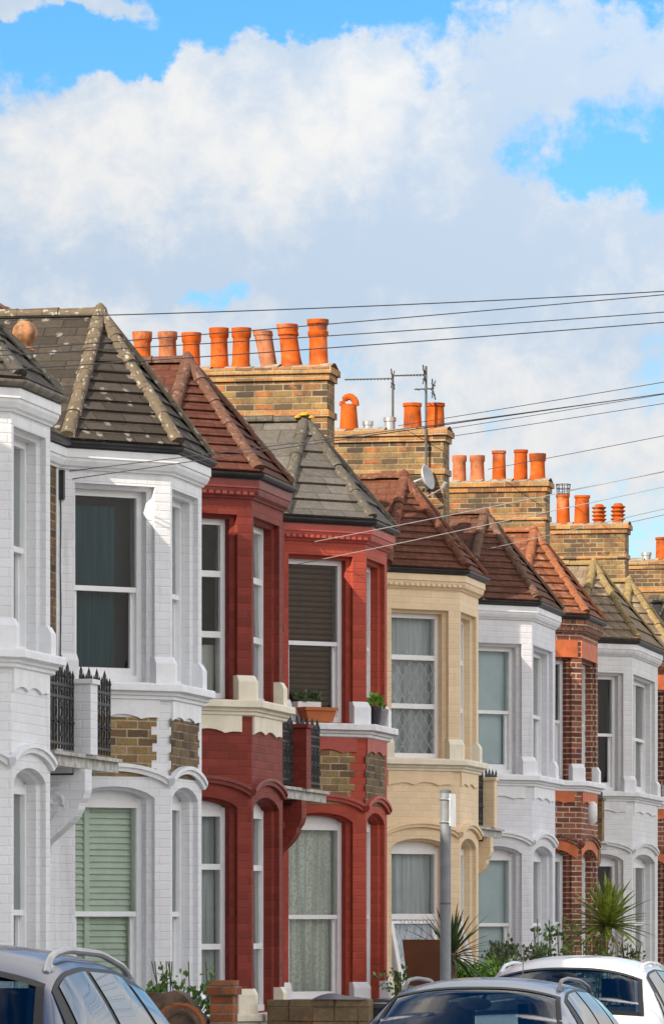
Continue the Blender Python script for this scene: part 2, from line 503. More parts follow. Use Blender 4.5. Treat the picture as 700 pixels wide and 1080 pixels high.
        for b0, b1 in ((q0, c-.025), (c+.025, q1)):
            for i in range(n):
                z = z0 + (z1-z0)*i/n
                vb.face([F(b0,z,dk-.012), F(b1,z,dk-.012), F(b1,z+.054,dk+.014), F(b0,z+.054,dk+.014)])
        vb.fbox(F, c-.025, c+.025, z0, z1, dk-.03, dk+.03)
        vb.fbox(F, q0, q0+.03, z0, z1, dk-.03, dk+.03)
        vb.build('louvred_shutter', plain(dress['mat'], dress['col'], .5, noise=.06), wn)
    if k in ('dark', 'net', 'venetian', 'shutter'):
        bb = MB(); dd = dk+.10  # dark sheet, its colour stands in for the unlit room
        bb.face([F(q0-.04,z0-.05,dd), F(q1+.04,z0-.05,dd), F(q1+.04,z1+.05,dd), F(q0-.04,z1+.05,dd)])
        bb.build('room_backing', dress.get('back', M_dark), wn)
        if k == 'dark' and dress.get('col'):
            for (fa, fb) in dress.get('spans', [(.0,.28)]):
                curtain_mesh(F, q0+(q1-q0)*fa, q0+(q1-q0)*fb, z0, z0+(z1-z0)*dress.get('top', 1.), dk+.03, .018, 4).build('curtain', fabric(dress['col'], dress['mat']), wn)
    return wn

# ------------------------------------------------------------------ roof helpers
def tri_courses(mb, eaveL, eaveR, apexL, apexR, course, lift, mat=0):
    """stepped tile courses on a plane bounded by eave (two points) and a top edge (apexL, apexR, may coincide)"""
    A, B, C, D = Vector(eaveL), Vector(eaveR), Vector(apexR), Vector(apexL)
    nrm = (B-A).cross((C+D)/2 - A).normalized()
    Ls = (((C+D)/2) - (A+B)/2).length
    n = max(3, int(round(Ls/course)))
    for i in range(n):
        k0, k1 = i/n, (i+1)/n
        a, b = A.lerp(D, k0) + nrm*lift, B.lerp(C, k0) + nrm*lift
        c, d = B.lerp(C, k1) + nrm*lift*.15, A.lerp(D, k1) + nrm*lift*.15
        mb.face([a, b, c, d], mat)
        mb.face([A.lerp(D, k0), B.lerp(C, k0), b, a], mat)

def hip_tiles(p, q, r, mats, parent, step=.32, name='hip_tiles', smooth=True):
    p, q = Vector(p), Vector(q); L = (q-p).length; n = max(2, int(L/step)); mb = MB()
    t = (q-p).normalized(); side = t.cross(Vector((0,0,1))).normalized(); up = side.cross(t)
    for i in range(n):
        a, b = p + t*(L*i/n) , p + t*(L*(i+1)/n + .02)
        ra, rb = r*1.1*(1+random.uniform(-.04,.04)), r*.94
        off = up*random.uniform(-.006,.006) + side*random.uniform(-.006,.006)
        A, B = [], []
        for k in range(9):
            an = pi*(-.12 + 1.24*k/8)
            A.append(a + off + side*cos(an)*ra + up*sin(an)*ra*.8); B.append(b + off + side*cos(an)*rb + up*sin(an)*rb*.8)
        for k in range(8): mb.face([A[k+1], A[k], B[k], B[k+1]])
        mb.face(A)
    return mb.build(name, mats, parent, smooth)

def scallop(F, s0, s1, ztop, zlow, d0, d1):
    """apron panel with a wavy lower edge"""
    mb = MB(); n = 24; low = []
    for i in range(n+1):
        k = i/n
        w = .5 + .5*cos(2*pi*2*k); w = abs(sin(2.5*pi*k))**.6
        low.append((s0 + (s1-s0)*k, zlow + .05*w*(0.4+.6*sin(pi*k))))
    pts = [(s0, ztop)] + low + [(s1, ztop)]
    fr = [F(p[0], p[1], d0) for p in pts]
    mb.face(fr)
    for i in range(len(pts)-1):
        a, b = pts[i], pts[i+1]
        mb.face([F(a[0],a[1],d0), F(a[0],a[1],d1), F(b[0],b[1],d1), F(b[0],b[1],d0)])
    return mb

def toothed(F, s0, s1, z0, z1, d, both=False, arch=None):
    """patch of bare brick whose edges follow the coursing"""
    mb = MB(); z = z0; i = 0
    rows = []
    while z < z1 - .01:
        t = min(z+.075, z1)
        off = .055 if i % 2 else 0.
        rows.append((s0 + (off if both else 0) + random.uniform(-.004,.004), s1 - off + random.uniform(-.006,.006), z, t)); z = t; i += 1
    for a, b, zl, zh in rows:
        mb.face([F(a,zl,d), F(b,zl,d), F(b,zh,d), F(a,zh,d)])
        mb.face([F(b,zl,d), F(b,zl,0), F(b,zh,0), F(b,zh,d)])
    return mb

def hood(F, s0, s1, zs, rise, mat, house, out=.06, th=.07):
    mb = MB(); n = 14
    def arc(e):
        pts = []
        for i in range(n+1):
            k = i/n; a0, a1 = s0 - e*.35, s1 + e*.35
            pts.append((a0 + (a1-a0)*k, zs + e + rise*(1-(2*k-1)**2)**.8))
        return pts
    lo, mi, hi = arc(0), arc(th*.55), arc(th)
    for A, da, B, db in ((lo, 0, lo, -out*.6), (lo, -out*.6, mi, -out*.7), (mi, -out*.7, mi, -out), (mi, -out, hi, -out), (hi, -out, hi, .0)):
        for i in range(n):
            mb.face([F(*A[i], da), F(*A[i+1], da), F(*B[i+1], db), F(*B[i], db)])
    for i in (0, n):
        mb.face([F(*lo[i], 0), F(*lo[i], -out*.6), F(*mi[i], -out), F(*hi[i], -out), F(*hi[i], 0)])
    return mb.build('hood_mould', mat, house)

# ------------------------------------------------------------------ the terrace
GROUP = 'bay fronted terraced houses along the street'
PARTY = [36.6, 41.6, 46.2, 51.05, 57.0, 63.6, 68.65, 73.5, 79.45, 83.3, 88.3]
W_white = painted_brick('white_paint_fresh', (.74,.75,.775), .04, dirt=(.42,.41,.39), dirtamt=.55)
W_white2 = painted_brick('white_paint_old', (.70,.70,.74), .05, dirt=(.40,.39,.38), dirtamt=.55)
W_white3 = painted_brick('white_paint_grey', (.68,.68,.68), .06, dirt=(.36,.34,.3), dirtamt=.35)
W_red_d = painted_brick('oxblood_paint', (.215,.040,.028), .25, dirt=(.10,.02,.018), dirtamt=.5, worn=(.36,.14,.11))
W_red = painted_brick('red_paint', (.40,.070,.044), .18, dirt=(.20,.04,.03), dirtamt=.4)
W_cream = painted_brick('cream_paint', (.80,.62,.41), .06, dirt=(.42,.30,.18), dirtamt=.35)
T_white = plain('white_stone_paint', (.74,.75,.77), .6, noise=.06, nscale=6, bump=.15)
T_cream = plain('cream_stone_paint', (.72,.66,.52), .6, noise=.08, nscale=6, bump=.15)
T_wstone = plain('grey_white_stone', (.66,.66,.67), .6, noise=.12, nscale=6, bump=.2)
T_red = plain('red_trim_paint', (.38,.058,.04), .55, noise=.12, nscale=6, bump=.15)
T_red_d = plain('oxblood_trim_paint', (.195,.03,.022), .55, noise=.2, nscale=6, bump=.2)
T_yel = plain('cream_trim_paint', (.76,.58,.37), .6, noise=.06, nscale=6, bump=.15)
T_orange = plain('orange_lintel_paint', (.50,.115,.03), .6, noise=.2, nscale=6, bump=.2)
T_brick = raw_brick('red_brick_trim', RED, (.4,.3,.24), .2, bw=.11)

RT = {
 'brown': roof_tile('brown_concrete_tile', (.046,.038,.031), (.080,.066,.054), .135, .30, (.40,.38,.33), .5, (.055,.046,.033), .4, lsize=4.2, ssize=-.075),
 'grey': roof_tile('brown_grey_tile', (0.058,0.051,0.043), (0.089,0.077,0.063), .2, .30, (.4,.4,.36), .12),
 'redbrown': roof_tile('red_brown_tile', (0.095,0.034,0.022), (0.136,0.046,0.029), .135, .28, (.3,.22,.18), .12, (.07,.045,.03), .4, lsize=7),
 'slate': roof_tile('grey_slate', (.100,.089,.078), (.168,.150,.130), .27, .42, (.3,.3,.26), .10, (.08,.066,.05), .35, lsize=7),
 'red2': roof_tile('russet_tile', (0.119,0.044,0.026), (0.174,0.064,0.036), .135, .28, (.36,.30,.25), .1, (.13,.09,.05), .3, lsize=8),
 'brownred': roof_tile('brown_russet_tile', (0.104,0.043,0.027), (0.156,0.064,0.037), .14, .28, (.38,.32,.26), .12, (.12,.08,.05), .4, lsize=8),
 'orange': roof_tile('orange_clay_tile', (0.180,0.064,0.032), (0.270,0.098,0.045), .17, .25, (.46,.38,.3), .3, (.10,.07,.05), .4, True),
 'tan': roof_tile('tan_pantile', (.205,.15,.098), (.295,.222,.145), .27, .20, (.45,.42,.33), .12, (.10,.08,.05), .3, True, lsize=8),
}
def ridge_mat(name, a, lich, la=.22):
    return roof_tile('ridge_'+name, tuple(k*.85 for k in a), a, .33, .5, lich, la, (.10,.08,.05), .3, lsize=9)
RM = {
 'brown': ridge_mat('brown', (.16,.125,.085), (.52,.5,.43), .55),
 'grey': ridge_mat('grey', (.085,.08,.07), (.4,.4,.38)),
 'redbrown': ridge_mat('redbrown', (.155,.075,.052), (.42,.36,.3)),
 'slate': ridge_mat('slate', (.115,.10,.08), (.4,.4,.35)),
 'red2': ridge_mat('red2', (.17,.062,.036), (.42,.34,.26)),
 'brownred': ridge_mat('brownred', (.165,.09,.058), (.42,.36,.28)),
 'orange': ridge_mat('orange', (.30,.11,.05), (.5,.4,.3)),
 'tan': ridge_mat('tan', (.29,.205,.09), (.55,.5,.3)),
}
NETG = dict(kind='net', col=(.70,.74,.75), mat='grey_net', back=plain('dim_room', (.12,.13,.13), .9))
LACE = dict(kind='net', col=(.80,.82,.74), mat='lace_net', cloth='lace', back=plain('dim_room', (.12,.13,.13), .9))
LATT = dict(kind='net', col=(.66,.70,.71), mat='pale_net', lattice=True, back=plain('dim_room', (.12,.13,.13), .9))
LATT0 = dict(LATT)
TEAL = dict(kind='dark', col=(.035,.105,.13), mat='teal_reflection_drape', spans=[(0,.76)], top=.93, back=plain('teal_reflection_back', (.022,.04,.045), .9))  # teal reflection in the dark pane, put into drape and backing colour
DARKC = dict(kind='dark', col=(.65,.66,.66), mat='pale_drape', spans=[(.42,.72)], top=.85)
DARKL = dict(kind='dark', col=(.72,.72,.66), mat='pale_low_net', spans=[(0,1)], top=.3)
DARK = dict(kind='dark')
VEN = dict(kind='venetian', col=(.22,.10,.045), mat='brown_slat')
SHUT = dict(kind='shutter', col=(.72,.83,.70), mat='green_louvre')
ROLL = dict(kind='roller', col=(.58,.68,.70), mat='pale_teal_blind')
GREYN = dict(kind='net', col=(.55,.58,.58), mat='dull_net', back=plain('dim_room', (.12,.13,.13), .9))

HOUSES = [
 dict(c0=38.11, c1=39.35, zg=6.070, sill=4.030, uh=5.77, dzg=0., wall=W_white, trim=T_white, bandt=T_white, main=M_stock_d, roof='grey', ridge='grey', course=.20,
      label='nearest white terraced house, cut off by the left edge, with a grey hipped bay roof', up=('sash', NETG), lo=('sash', GREYN), gut=M_gutter_grey),
 dict(c0=43.75, c1=45.05, zg=6.070, sill=4.020, uh=5.76, dzg=0., wall=W_white, trim=T_white, bandt=T_white, main=M_stock_d, roof='brown', ridge='brown', course=.135, panel=M_stock,
      label='bright white terraced house with bare brick panels and a lichen spotted bay roof', up=('sash', TEAL), lo=('sash', SHUT), upf=('sash', NETG), lof=('sash', GREYN)),
 dict(c0=47.3, c1=48.8, zg=6.150, sill=4.030, uh=5.80, dzg=0., wall=W_red_d, trim=T_cream, bandt=T_red_d, apr=T_cream, ped=T_cream, main=M_stock_d, roof='redbrown', ridge='redbrown', course=.135,
      label='dark oxblood red terraced house with cream sills, left of the brighter red house', up=('triple', DARKL), lo=('triple_tall', GREYN), upf=('triple', NETG)),
 dict(c0=53.3, c1=54.6, zg=6.170, sill=4.040, uh=5.83, dzg=-.02, wall=W_red, trim=T_wstone, bandt=T_red, apr=T_red, ped=T_white, main=M_stock_d, roof='slate', ridge='slate', course=.27, panel=M_stock,
      label='bright red terraced house with white sills, bare brick panels and grey slate roof', up=('sash', VEN), lo=('sash', LACE), upf=('sash', DARK), lof=('sash', NETG)),
 dict(c0=59.5, c1=60.9, zg=6.070, sill=3.860, uh=5.63, dzg=-.19, wall=W_cream, trim=T_cream, bandt=T_yel, apr=T_yel, ped=T_cream, main=M_stock, roof='red2', ridge='red2', course=.135,
      label='cream painted terraced house with lattice windows and a russet bay roof', up=('triple', LATT), lo=('hopper', LATT), upf=('triple', NETG), lof=('hopper', NETG)),
 dict(c0=65.3, c1=67.4, zg=6.060, sill=3.845, uh=5.55, dzg=-.19, wall=W_white2, trim=T_white, bandt=T_white, main=M_stock, roof='brownred', ridge='brownred', course=.14,
      label='white terraced house with pale teal blinds and brown bay roof, beside the cream house', up=('sash', ROLL), lo=('sash', ROLL), upf=('sash', GREYN), lof=('sash', GREYN)),
 dict(c0=69.9, c1=71.6, zg=6.160, sill=3.900, uh=5.62, dzg=-.15, wall=M_red, trim=T_white, bandt=T_brick, apr=T_orange, ped=T_white, main=M_red, roof='orange', ridge='orange', course=.17, lintel=T_orange,
      label='red brick terraced house with an orange tiled bay roof between two white houses', up=('sash', DARK), lo=('sash', NETG)),
 dict(c0=75.4, c1=78.5, zg=6.120, sill=3.890, uh=5.67, dzg=-.15, wall=W_white3, trim=T_wstone, bandt=T_wstone, main=M_stock, roof='tan', ridge='tan', course=.26,
      label='off white terraced house with dark windows and tan pantiled roof, behind the palm', up=('sash', DARKC), lo=('sash', DARKC), upf=('sash', DARK), lof=('sash', DARK)),
 dict(c0=80.45, c1=81.8, zg=6.120, sill=3.890, uh=5.65, dzg=-.15, wall=M_red, trim=T_white, bandt=T_brick, apr=T_orange, ped=T_white, main=M_red, roof='tan', ridge='tan', course=.26, lintel=T_orange,
      label='red brick terraced house with orange lintels and a tan roof, farthest right and half hidden', up=('sash', DARK), lo=('sash', DARK)),
 dict(c0=85.3, c1=86.7, zg=6.120, sill=3.890, uh=5.65, dzg=-.15, wall=W_white2, trim=T_white, bandt=T_white, main=M_stock, roof='slate', ridge='slate', course=.27,
      label='slate roofed terraced house just showing at the right edge beyond the tan roofs', up=('sash', DARK), lo=('sash', DARK)),
]
ZAP = [7.13, 7.40, 7.37, 7.38, 7.30, 7.36, 7.46, 7.43, 7.44, 7.42]

HOUSES.append(dict(c0=34.8, c1=36.0, zg=6.07, sill=4.03, uh=5.77, dzg=0., wall=W_white2, trim=T_white, bandt=T_white, main=M_stock_d, roof='redbrown', ridge='redbrown', course=.135,
      party=(32.4, 36.6), zap=7.3, label='white terraced house next to the nearest one, hidden beyond the left edge', up=('sash', NETG), lo=('sash', GREYN)))
def make_house(i, c):
    yc = (c['c0'] + c['c1'])/2; h = (c['c1'] - c['c0'])/2; p = PROJ
    pa, pb_ = c.get('party') or (PARTY[i], PARTY[i+1])
    y0, y1 = pa - yc + .003, pb_ - yc - .003
    H = thing('terraced_house', c['label'], 'house', (MAIN, yc, 0), GROUP)
    A, B, C, D = (0,-h-p), (p,-h), (p,h), (0,h+p)
    y0 = min(y0, A[1]-.02); y1 = max(y1, D[1]+.02)
    zg, sill, dz = c['zg'], c['sill'], c['dzg']
    path = [(0,y0), A, B, C, D, (0,y1)]
    bay = [A, B, C, D]
    zt = zg - .02
    gs = 1.02                                   # ground floor sill
    uh = c['uh']
    gsp = 2.99 + dz; gr = .10                   # ground floor arch spring and rise
    # walls of the bay
    mb = MB(); frames = []
    for (P, Q, kind) in ((A,B,'splay'), (B,C,'front'), (C,D,'far')):
        F, L = wall_frame(P, Q)
        if kind == 'far': wall_with_openings(mb, F, L, 0, zt, []); continue
        s0, s1 = ((L-.83)/2, (L+.83)/2) if kind == 'splay' else (L*.055, L*.885)
        ops = [dict(s0=s0, s1=s1, zb=gs, zs=gsp, rise=gr if kind == 'splay' else gr*1.15),
               dict(s0=s0, s1=s1, zb=sill, zs=uh, rise=0.)]
        wall_with_openings(mb, F, L, 0, zt, ops)
        frames.append((F, L, ops, kind, s0, s1))
    mb.build('bay_wall', c['wall'], H)
    # main body
    mb = MB()
    X = -6.4
    zr = zg + .055 + .8*(.085+2.2)
    for a, b in ((y0, A[1]), (D[1], y1)):
        mb.face([(0,a,0),(0,b,0),(0,b,zt),(0,a,zt)])
    mb.face([(X,y1,0),(X,y0,0),(X,y0,zt),(X,y1,zt)])
    mb.face([(X,y0,0),(0,y0,0),(0,y0,zt),(-2.2,y0,zr-.05),(X,y0,zt)])
    mb.face([(0,y1,0),(X,y1,0),(X,y1,zt),(-2.2,y1,zr-.05),(0,y1,zt)])
    mb.build('main_wall', c['main'], H)
    if i < 6 and c['wall'] is not M_red:        # paint carried round on to the main wall
        mb = MB()
        mb.box(0, .006, A[1]-.10, A[1], 3.2, zt); mb.box(0, .006, y0, A[1], 0, 3.2); mb.build('painted_return', c['wall'], H); mb = MB()
        mb.box(0, .006, D[1], D[1]+.10, 3.2, zt); mb.box(0, .006, D[1], y1, 0, 3.2)
        mb.build('painted_return', c['wall'], H)
    # cornice
    mb = MB(); zc = zg - .05
    prof = [(0,zc+.03),(.082,zc+.03),(.082,zc-.045),(.070,zc-.05),(.066,zc-.075),(.045,zc-.115),(.025,zc-.13),(.018,zc-.145),(0,zc-.145)]
    sweep(mb, path, prof)
    if i in (2, 3, 4, 6):                       # dentil like course below the moulding
        for (F, L, ops, kind, s0, s1) in frames:
            n = int(L/.075)
            for k in range(n):
                s = L*(k+.2)/n; mb.fbox(F, s, s+L/n*.6, zc-.11, zc-.07, -.064, -.02)
    mb.build('cornice', c['bandt'], H)
    # gutter
    mb = MB(); gp = []
    for k in range(9):
        an = pi + pi*k/8; gp.append((.090 + .050*cos(an), zg + .045 + .050*sin(an)))
    prof = gp + [(.132, zg+.045), (.09, zg+.008), (.048, zg+.045)]
    sweep(mb, path, prof)
    sweep(mb, path, [(.0, zg-.018), (.074, zg-.018), (.074, zg+.05), (.0, zg+.05)])
    mb.build('gutter', c.get('gut', M_gutter), H)
    # sill courses
    for z, nm in ((sill, 'upper_sill_course'), (gs, 'lower_sill_course')):
        mb = MB()
        sweep(mb, bay, [(-.25,z),(.115,z-.012),(.12,z-.025),(.12,z-.078),(.10,z-.085),(.065,z-.09),(.065,z-.115),(.04,z-.125),(.04,z-.15),(.02,z-.16),(0,z-.165),(0,z-.05),(-.25,z-.05)])
        mb.build(nm, c['trim'], H)
    # pedestal blocks of the piers
    for z in (sill, gs):
        hgt = .20
        for (P, Q, R, e0, e1) in ((None, A, B, 0, .178), (A, B, C, .178, .055*2*h+.013), (B, C, D, .115*2*h+.013, .178)):
            if P is None:
                F, L = wall_frame(Q, R); d = (Vector(R)-Vector(Q)).normalized()
                pp = [Vector(Q) + d*.02, Vector(Q) + d*(e1-.0)]
            else:
                d0 = (Vector(P)-Vector(Q)).normalized(); d1 = (Vector(R)-Vector(Q)).normalized()
                pp = [Vector(Q) + d0*e0, Vector(Q), Vector(Q) + d1*e1]
            pp = [(q.x, q.y) for q in pp]
            mb = MB()
            sweep(mb, pp, [(-.13,z-.01),(.045,z-.01),(.045,z+hgt-.03),(.012,z+hgt+.03),(-.13,z+hgt+.03)])
            mb.build('pier_pedestal', c.get('ped', c['trim']), H)
    # per face details
    for (F, L, ops, kind, s0, s1) in frames:
        # apron below the sill, bare brick panel, hood mould
        za, zl = sill - .155, sill - .335
        if c.get('apr') is not None or c['wall'] is not M_red:
            scallop(F, s0-.06, s1+.04, za, zl, -.022, 0).build('scalloped_apron', c.get('apr', c['trim']), H)
        hz = gsp + .11
        if c.get('panel'):
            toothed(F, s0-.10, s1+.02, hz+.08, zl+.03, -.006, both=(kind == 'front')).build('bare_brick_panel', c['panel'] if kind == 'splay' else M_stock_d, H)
        if c.get('lintel'):
            mb = MB()
            ol = [(s0-.09, gsp-.05)] + [(s0 + (s1-s0)*k/10, gsp + gr*(1-(2*k/10-1)**2)**.72) for k in range(11)] + [(s1+.09, gsp-.05), (s1+.13, gsp+.2)]
            ol += [(s1+.13 - (s1-s0+.26)*k/10, gsp+.2+gr*(1-(2*k/10-1)**2)) for k in range(1, 11)]
            mb.face([F(a, z, -.012) for a, z in ol])
            for a, b in zip(ol, ol[1:]+ol[:1]): mb.face([F(a[0],a[1],-.012), F(a[0],a[1],0), F(b[0],b[1],0), F(b[0],b[1],-.012)])
            mb.build('painted_lintel', c['lintel'], H); mb = MB(); zz = uh
            mb.fbox(F, s0-.1, s1+.1, zz, zz+.24, -.012, .0); mb.build('painted_lintel', c['lintel'], H)
        hood(F, s0-.13, s1+.13, hz, gr*1.25, c['bandt'], H)
        lo = c['lo'] if kind == 'splay' else c.get('lof', c['lo'])
        up = c['up'] if kind == 'splay' else c.get('upf', c['up'])
        window(H, F, ops[0], *lo); window(H, F, ops[1], *up)
    # roofs
    ze = zg + .055; ov = .085; zap = c.get('zap') or ZAP[i]
    oA, oB, oC, oD = [Vector((q.x, q.y, ze)) for q in offset_path(path, ov)[1:5]]
    apx = Vector((.02, 0, zap)); xb = ov - (zap-ze)/.8; bk = Vector((xb, 0, zap))
    rm, gm = RT[c['roof']], RM[c['ridge']]
    mb = MB(); cr = c['course']; lf = .026 if c['roof'] not in ('slate', 'tan', 'orange') else .034
    tri_courses(mb, oA, oB, apx, apx, cr, lf); tri_courses(mb, oB, oC, apx, apx, cr, lf); tri_courses(mb, oC, oD, apx, apx, cr, lf)
    tri_courses(mb, oA, oA, bk, apx, cr, lf); tri_courses(mb, oD, oD, apx, bk, cr, lf)
    roof = mb.build('bay_roof', rm, H)
    u = Vector((0,0,.02)); r = .064
    for q in (oA, oB, oC, oD): hip_tiles(q.lerp(apx, .015)+u, apx+u, r, gm, roof)
    hip_tiles(apx+u, bk+u, r, gm, roof, name='ridge_tiles')
    mb = MB(); kn = [(r*1.15,-.08),(r*1.2,.0),(r*.95,.06),(r*.4,.1),(.01,.11)]
    mb.lathe(kn, (apx.x, apx.y, apx.z), 10); mb.build('apex_mortar', gm, roof, True)
    if i == 3:
        mb = MB()
        for k in range(16):
            a = random.uniform(0, 6.28); rr = random.uniform(0, .1)
            mb.lathe([(.035,0),(.03,.018),(.012,.026)], (apx.x+.02+rr*cos(a), apx.y-.05+rr*sin(a), apx.z+.075-rr*.55), 7)
        mb.build('yellow_lichen', plain('yellow_lichen', (.45,.27,.02), .9, noise=.3, nscale=30), roof)
    mb = MB()
    e0, e1 = Vector((ov, y0, ze)), Vector((ov, y1, ze)); r0, r1 = Vector((-2.2, y0, zr)), Vector((-2.2, y1, zr))
    sl = lambda x, y: Vector((x, y, ze + .8*(ov-x)))
    tri_courses(mb, e0, Vector((ov, oA.y, ze)), r0, Vector((-2.2, oA.y, zr)), .25, .02)
    tri_courses(mb, Vector((ov, oD.y, ze)), e1, Vector((-2.2, oD.y, zr)), r1, .25, .02)
    tri_courses(mb, Vector((xb, oA.y, zap)), Vector((xb, oD.y, zap)), Vector((-2.2, oA.y, zr)), Vector((-2.2, oD.y, zr)), .25, .02)
    for sa, yy in ((1, oA.y), (-1, oD.y)):      # strip beside each valley
        a, b, cc = Vector((ov, yy, ze)), Vector((xb, yy, zap)), bk
        mb.face([a, cc, b] if sa > 0 else [a, b, cc])
    xk = -6.5; mb.face([(xk,y1,ze),(xk,y0,ze),(-2.2,y0,zr),(-2.2,y1,zr)])
    mr = mb.build('main_roof', rm, H)
    hip_tiles(r0+u, r1+u, .1, gm, mr, name='ridge_tiles')
    return H
HS = [make_house(i, c) for i, c in enumerate(HOUSES)]

# small fittings on the fronts
yh = (HOUSES[6]['c0']+HOUSES[6]['c1'])/2
mb = MB(); xx = FRONT - MAIN
mb.lathe([(.05,0),(.085,.04),(.09,.16),(.085,.28),(.05,.32)], (xx+.03, -.05, 3.30), 12)
mb.build('alarm_box', plain('white_plastic_box', (.72,.73,.73), .4), HS[6], True)
c2 = HOUSES[1]; ya = -(c2['c1']-c2['c0'])/2 - PROJ
mb = MB(); mb.box(.008,.05,ya-.03,ya+.03,5.60,5.86); mb.build('cable_bracket', M_gutter, HS[1])
mb = MB(); mb.tube([(.022, ya-.02+.012*sin(k*1.3), 5.6-.16*k) for k in range(11)], .007, 5); mb.build('wall_cable', M_gutter, HS[1])
# downpipe between the two red houses
mb = MB(); yq = 52.2
mb.tube([(.07,0,6.15),(.07,0,3.6)], .035, 8); mb.tube([(.07,0,3.2),(.07,0,.1)], .035, 8)
for z in (.9, 2.6, 5.0): mb.tube([(.07,0,z),(.07,0,z+.07)], .05, 8)
# (fixed to the bright red house)
o = mb.build('downpipe', T_red_d, HS[3], True, loc=(.0, 52.42-53.95, 0))

# ------------------------------------------------------------------ balconies over the paired porches
def railing(mb, x, ya, yb, z0, z1):
    for z in (z0+.05, z1-.16, z1-.06): mb.box(x-.012, x+.012, ya, yb, z-.012, z+.012)
    n = max(5, int((yb-ya)/.088))
    for k in range(n+1):
        y = ya + (yb-ya)*k/n
        hgt = z1 + (.02 if k % 3 else .08)
        mb.tube([(x,y,z0),(x,y,hgt)], .0105, 6)
        mb.lathe([(.004,0),(.017,.02),(.013,.04),(.0,.085)], (x,y,hgt-.02), 6); mb.lathe([(.012,0),(.019,.012),(.012,.024)], (x,y,z0+.22), 6)
        if k % 3 == 0:                                # crown finial and scrolled bar
            for s in (-1, 1):
                pts = [(x, y + s*.055*sin(pi*t/6), hgt - .13 + .15*t/6) for t in range(7)]
                mb.tube(pts, .007, 5)
        if k < n and k % 2 == 0:
            ym = y + (yb-ya)/n/2
            for zc in (z0+.17, z0+.31, z0+.45):
                pts = [(x, ym + .045*cos(t*pi/5), zc + .06*sin(t*pi/5)) for t in range(11)]
                mb.tube(pts, .0095, 5, cap=False)
def balcony(party, half, fin_mat, slab_mat, label, dzb, tall=0.):
    T = thing('porch_balcony', label, 'balcony', (MAIN, party, 0), 'iron railed balconies over the shared porches')
    zs = 3.36 + dzb
    mb = MB(); mb.box(0, .56, -half, half, zs-.09, zs); mb.box(0, .60, -half+.02, half-.02, zs, zs+.03)
    mb.build('slab', slab_mat, T)
    # dividing pier with a scrolled bracket: a side profile with thickness
    t = .125
    prof = [(.0,.0),(.17,.0),(.17,zs-.90),(.23,zs-.88),(.23,zs-.83),(.17,zs-.82)]
    for k in range(9):
        a = k/8; prof.append((.18 + .36*sin(pi/2*a)**1.5, zs-.82 + .44*a))
    prof += [(.57,zs-.34),(.59,zs-.28),(.59,zs-.095),(.55,zs-.092),(.55,zs-.005)]
    mb = MB()
    L = [(x, -t, z) for x, z in prof] + [(0,-t,zs)]; R = [(x, t, z) for x, z in prof] + [(0,t,zs)]
    mb.face(L); mb.face(R[::-1])
    for k in range(len(L)):
        j = (k+1) % len(L); mb.face([L[k], R[k], R[j], L[j]])
    # raised scroll on the cheeks
    for s in (-1, 1):
        pts = []
        for k in range(26):
            th = k*.42; rr = .12*(1 - k/30)
            pts.append((.33 + rr*cos(th+1.2), s*(t+.006), zs-.36 + rr*sin(th+1.2)))
        mb.tube(pts, .018, 6)
        mb.tube([(.22, s*(t+.004), zs-.8), (.24, s*(t+.004), zs-.62), (.32, s*(t+.004), zs-.5), (.42, s*(t+.004), zs-.42)], .016, 6)
    mb.build('scroll_bracket', fin_mat, T)
    mb = MB(); zp = zs + .03
    mb.box(.40, .64, -t, t, zp, zp+.60+tall)
    P = [(.38,-t-.02),(.66,-t-.02),(.66,t+.02),(.38,t+.02)]; z = zp+.60+tall
    mb.face([(x,y,z) for x,y in P][::-1]); mb.face([(x,y,z+.04) for x,y in P])
    for k in range(4):
        a, b = P[k], P[(k+1)%4]; mb.face([(*a,z),(*b,z),(*b,z+.04),(*a,z+.04)])
    mb.build('dividing_pier', fin_mat, T)
    for ya, yb in ((-half+.04, -t-.02), (t+.02, half-.04)):
        mb = MB(); railing(mb, .49, ya, yb, zs+.06, zs+.66)
        mb.tube([(.06, yb-.03 if ya < 0 else ya+.03, zs-.14),(.5, yb-.03 if ya < 0 else ya+.03, zs-.14),(.5, yb-.03 if ya < 0 else ya+.03, zs+.05)], .010, 6)
        mb.build('iron_railing', M_iron, T)
M_slab = plain('mossy_stone', (.40,.39,.36), .85, noise=.35, nscale=12, bump=.5)
M_brownb = raw_brick('brown_brick_pier', STOCK, (.3,.25,.18), .5)
balcony(41.6, 1.24, W_white, M_slab, 'iron balcony with white scrolled bracket between the two nearest white houses', -.08)
balcony(51.05, 1.36, W_red_d, M_slab, 'iron balcony with dark red pier between the two red houses', -.11, .02)
balcony(63.4, 1.0, W_cream, M_slab, 'iron balcony with cream pier between the cream house and a white house', -.28)
balcony(73.5, .98, M_brownb, M_slab, 'iron balcony with bare brown brick pier beside the red brick house', -.28)

